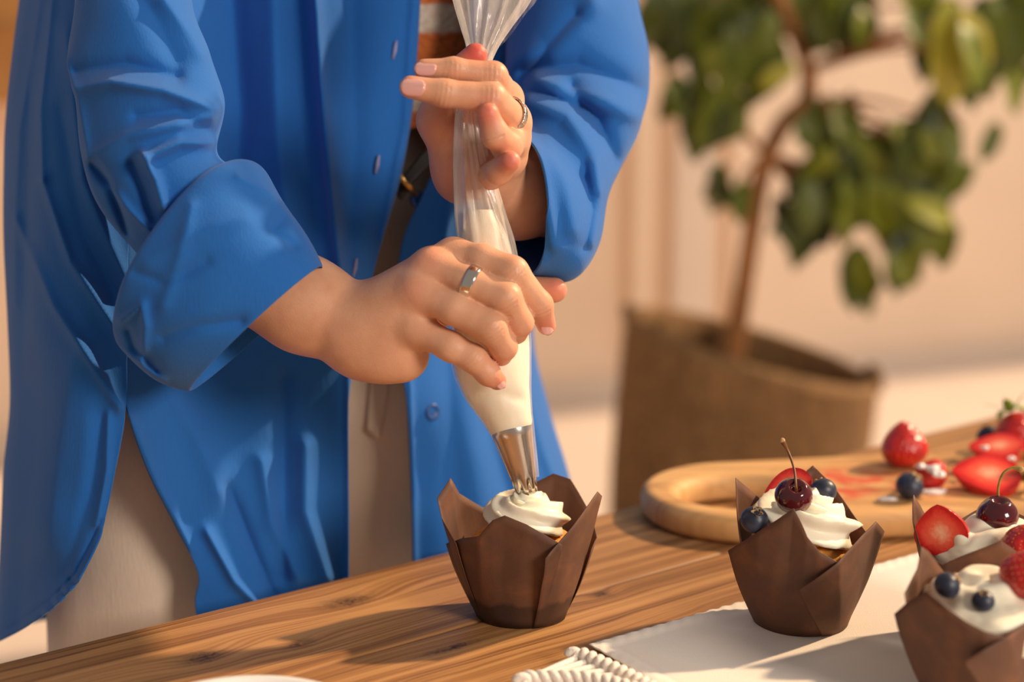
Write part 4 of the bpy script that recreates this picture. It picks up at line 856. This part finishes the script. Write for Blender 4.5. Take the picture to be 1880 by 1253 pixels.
# saucer
c = on_plane(445, 1392, TZ); v, f = lathe([(.0001, .004), (.030, .004), (.040, .007), (.056, .0165), (.0585, .0180), (.0590, .0172), (.043, .004), (.034, .0005), (.0001, .0005)], 64)
tag(mesh('saucer', v + c, f, M_PLATE, None, loc=tuple(c)), 'white glazed saucer on the bare table in front of the knots', 'saucer')

# ------------------------------------------------------------------ potted tree
TP = 3.2; PB = W(1325, 1065, TP) * (1, 1, 0)
plant = thing('potted_tree', 'leafy potted tree with brown trunk in a woven seagrass basket', 'potted plant', tuple(PB))
cb, ct = PB + (0, 0, 0), np.array(W(1368, 628, TP)); ht = ct[2]; shift = (ct - PB) * (1, 0, 0)
prof = []; nr = 26
for i in range(nr * 4 + 1):
    q = i / (nr * 4); prof.append((.205 + .022 * q + .012 * math.sin(q * math.pi) + .0055 * abs(math.sin(q * nr * math.pi)), q * ht))
prof += [(.222, ht + .012), (.210, ht + .006), (.205, ht - .03), (.200, ht * .5), (.19, ht * .45)]
def lean(V):
    q = V[:, 2:3] / ht; V = V + shift * q; V[:, 2] -= (V[:, 0] - shift[0]) * .26 * np.clip(q[:, 0], 0, 1.1) ** 2; return V
v, f = lathe([(.0001, .0)] + prof, 72, lean); basket = mesh('basket', v + PB, f, M_BASKET, plant)
for s in (-1, 1):
    e = shift + np.array((s * .222, 0, ht)); e[2] -= (e[0] - shift[0]) * .26
    v, f = tube([e + (0, -.05, -.01), e + (s * .004, -.04, .014), e + (s * .004, 0, .022), e + (s * .004, .04, .014), e + (0, .05, -.01)], [.010] * 2, 10, 24); mesh('handle', v + PB, f, M_BASKET, basket)
v, f = lathe([(.0001, ht - .07), (.1, ht - .072), (.2, ht - .075)], 48, lean); v += vnoise(v, .04, 3)[:, None] * .006; mesh('soil', v + PB, f, M_SOIL, plant)
tp = [(1342, 700, 3.2), (1348, 640, 3.2), (1372, 480, 3.2), (1390, 360, 3.2), (1408, 290, 3.2), (1440, 225, 3.2), (1480, 185, 3.2), (1484, 130, 3.2), (1462, 70, 3.2), (1425, -20, 3.2), (1400, -120, 3.25)]
v, f = tube([W(*p) for p in tp], [.021, .019, .018, .0175, .017, .0165, .016, .013, .012, .011], 14, 70); mesh('trunk', v, f, M_BARK, plant)
NOD = [W(*p) for p in tp[4:]]
CL = [(1255, 60, 75, 90, 26, 0), (1345, 110, 80, 75, 20, 0), (1400, 30, 60, 60, 12, .05), (1545, 40, 60, 65, 20, 0), (1265, 205, 45, 35, 8, 0), (1320, 235, 40, 35, 7, 0), (1520, 262, 45, 50, 9, 0), (1522, 375, 62, 60, 24, -.05), (1590, 330, 65, 50, 20, 0), (1700, 290, 55, 55, 18, -.1), (1735, 235, 30, 25, 5, -.1),
      (1640, 400, 80, 45, 18, 0), (1720, 340, 45, 50, 10, 0), (1715, 450, 40, 40, 10, 0), (1482, 428, 42, 32, 10, 0), (1585, 530, 22, 55, 8, 0), (1660, 495, 28, 38, 8, 0), (1830, 85, 50, 60, 15, -.35), (1790, 110, 30, 40, 5, -.4), (1700, 70, 18, 55, 5, -.2), (1345, 372, 28, 18, 4, .1), (1870, 40, 40, 50, 8, -.3), (1868, 175, 18, 18, 2, -.3), (1825, 265, 8, 20, 1, -.2), (1690, 20, 40, 30, 5, -.1), (1470, 20, 60, 40, 8, .1)]
LM = []
for k in range(4):
    V = []
    for i in range(8):
        u = i / 7; w = .5 * (math.sin(math.pi * min(1, u * .97 + .03)) ** .8) * (.46 + .05 * k) * (1 + .12 * math.sin(u * 9 + k)); 
        for j in (-1, -.5, 0, .5, 1): V.append((w * j, u, .10 * abs(j) * w * 2 - (.25 + .08 * k) * u * u + .02 * math.sin(u * 11 + j * 2)))
    lm = bpy.data.meshes.new('leaf'); lm.from_pydata(V, [], grid_faces(8, 5)); lm.polygons.foreach_set('use_smooth', [True] * len(lm.polygons)); lm.materials.append(M_LEAF if k < 4 else M_LEAFY); LM.append(lm)
LMY = LM[1].copy(); LMY.materials.clear(); LMY.materials.append(M_LEAFY)
from mathutils import Matrix
def leaf(P, d, nrm, L, me):
    d = Vector(d).normalized(); z = Vector(nrm); z = (z - d * z.dot(d)).normalized(); x = d.cross(z)
    o = bpy.data.objects.new('leaf', me); COL.objects.link(o); o.parent = plant
    Mx = Matrix((x, d, z)).transposed().to_4x4(); o.matrix_local = Matrix.Translation(Vector(P - PB)) @ Mx @ Matrix.Diagonal((L, L, L, 1))
for cx, cy, rx, ry, nn, dz in CL:
    c = W(cx, cy - ry * .4, TP + dz); near = min(NOD, key=lambda q: np.linalg.norm(q - c)); mid = (near + c) / 2 + (0, 0, .02)
    if nn > 2: v, f = tube([near, mid, c], [.007, .005, .003], 6, 10); mesh('branch', v, f, M_BARK, plant)
    for k in range(nn):
        a, r = random.uniform(0, 6.283), math.sqrt(random.random()); p = W(cx + rx * r * math.cos(a), cy - 18 + ry * r * math.sin(a) * .8, TP + dz + random.uniform(-.13, .13))
        L = random.uniform(.07, .13); d = (random.uniform(-.6, .6), random.uniform(-.5, .3), -1 + random.uniform(0, .6)); nv = (random.uniform(-.5, .7), -1, random.uniform(.2, 1.1))
        leaf(p - np.array(d) / np.linalg.norm(d) * L * .5, d, nv, L, random.choice(LM))
for px, py, t, d, L in ((1738, -5, 2.75, (.15, -.2, -1), .17), (1772, 20, 2.72, (.35, -.2, -1), .12), (1752, 70, 2.78, (.1, -.1, -1), .11), (1462, 120, 3.1, (-.8, -.2, -.4), .08), (1660, 370, 3.05, (.9, -.2, -.25), .10), (1640, 230, 3.1, (.7, -.2, -.7), .10)):
    leaf(W(px, py, t), d, (.2, -1, .5), L, LMY)
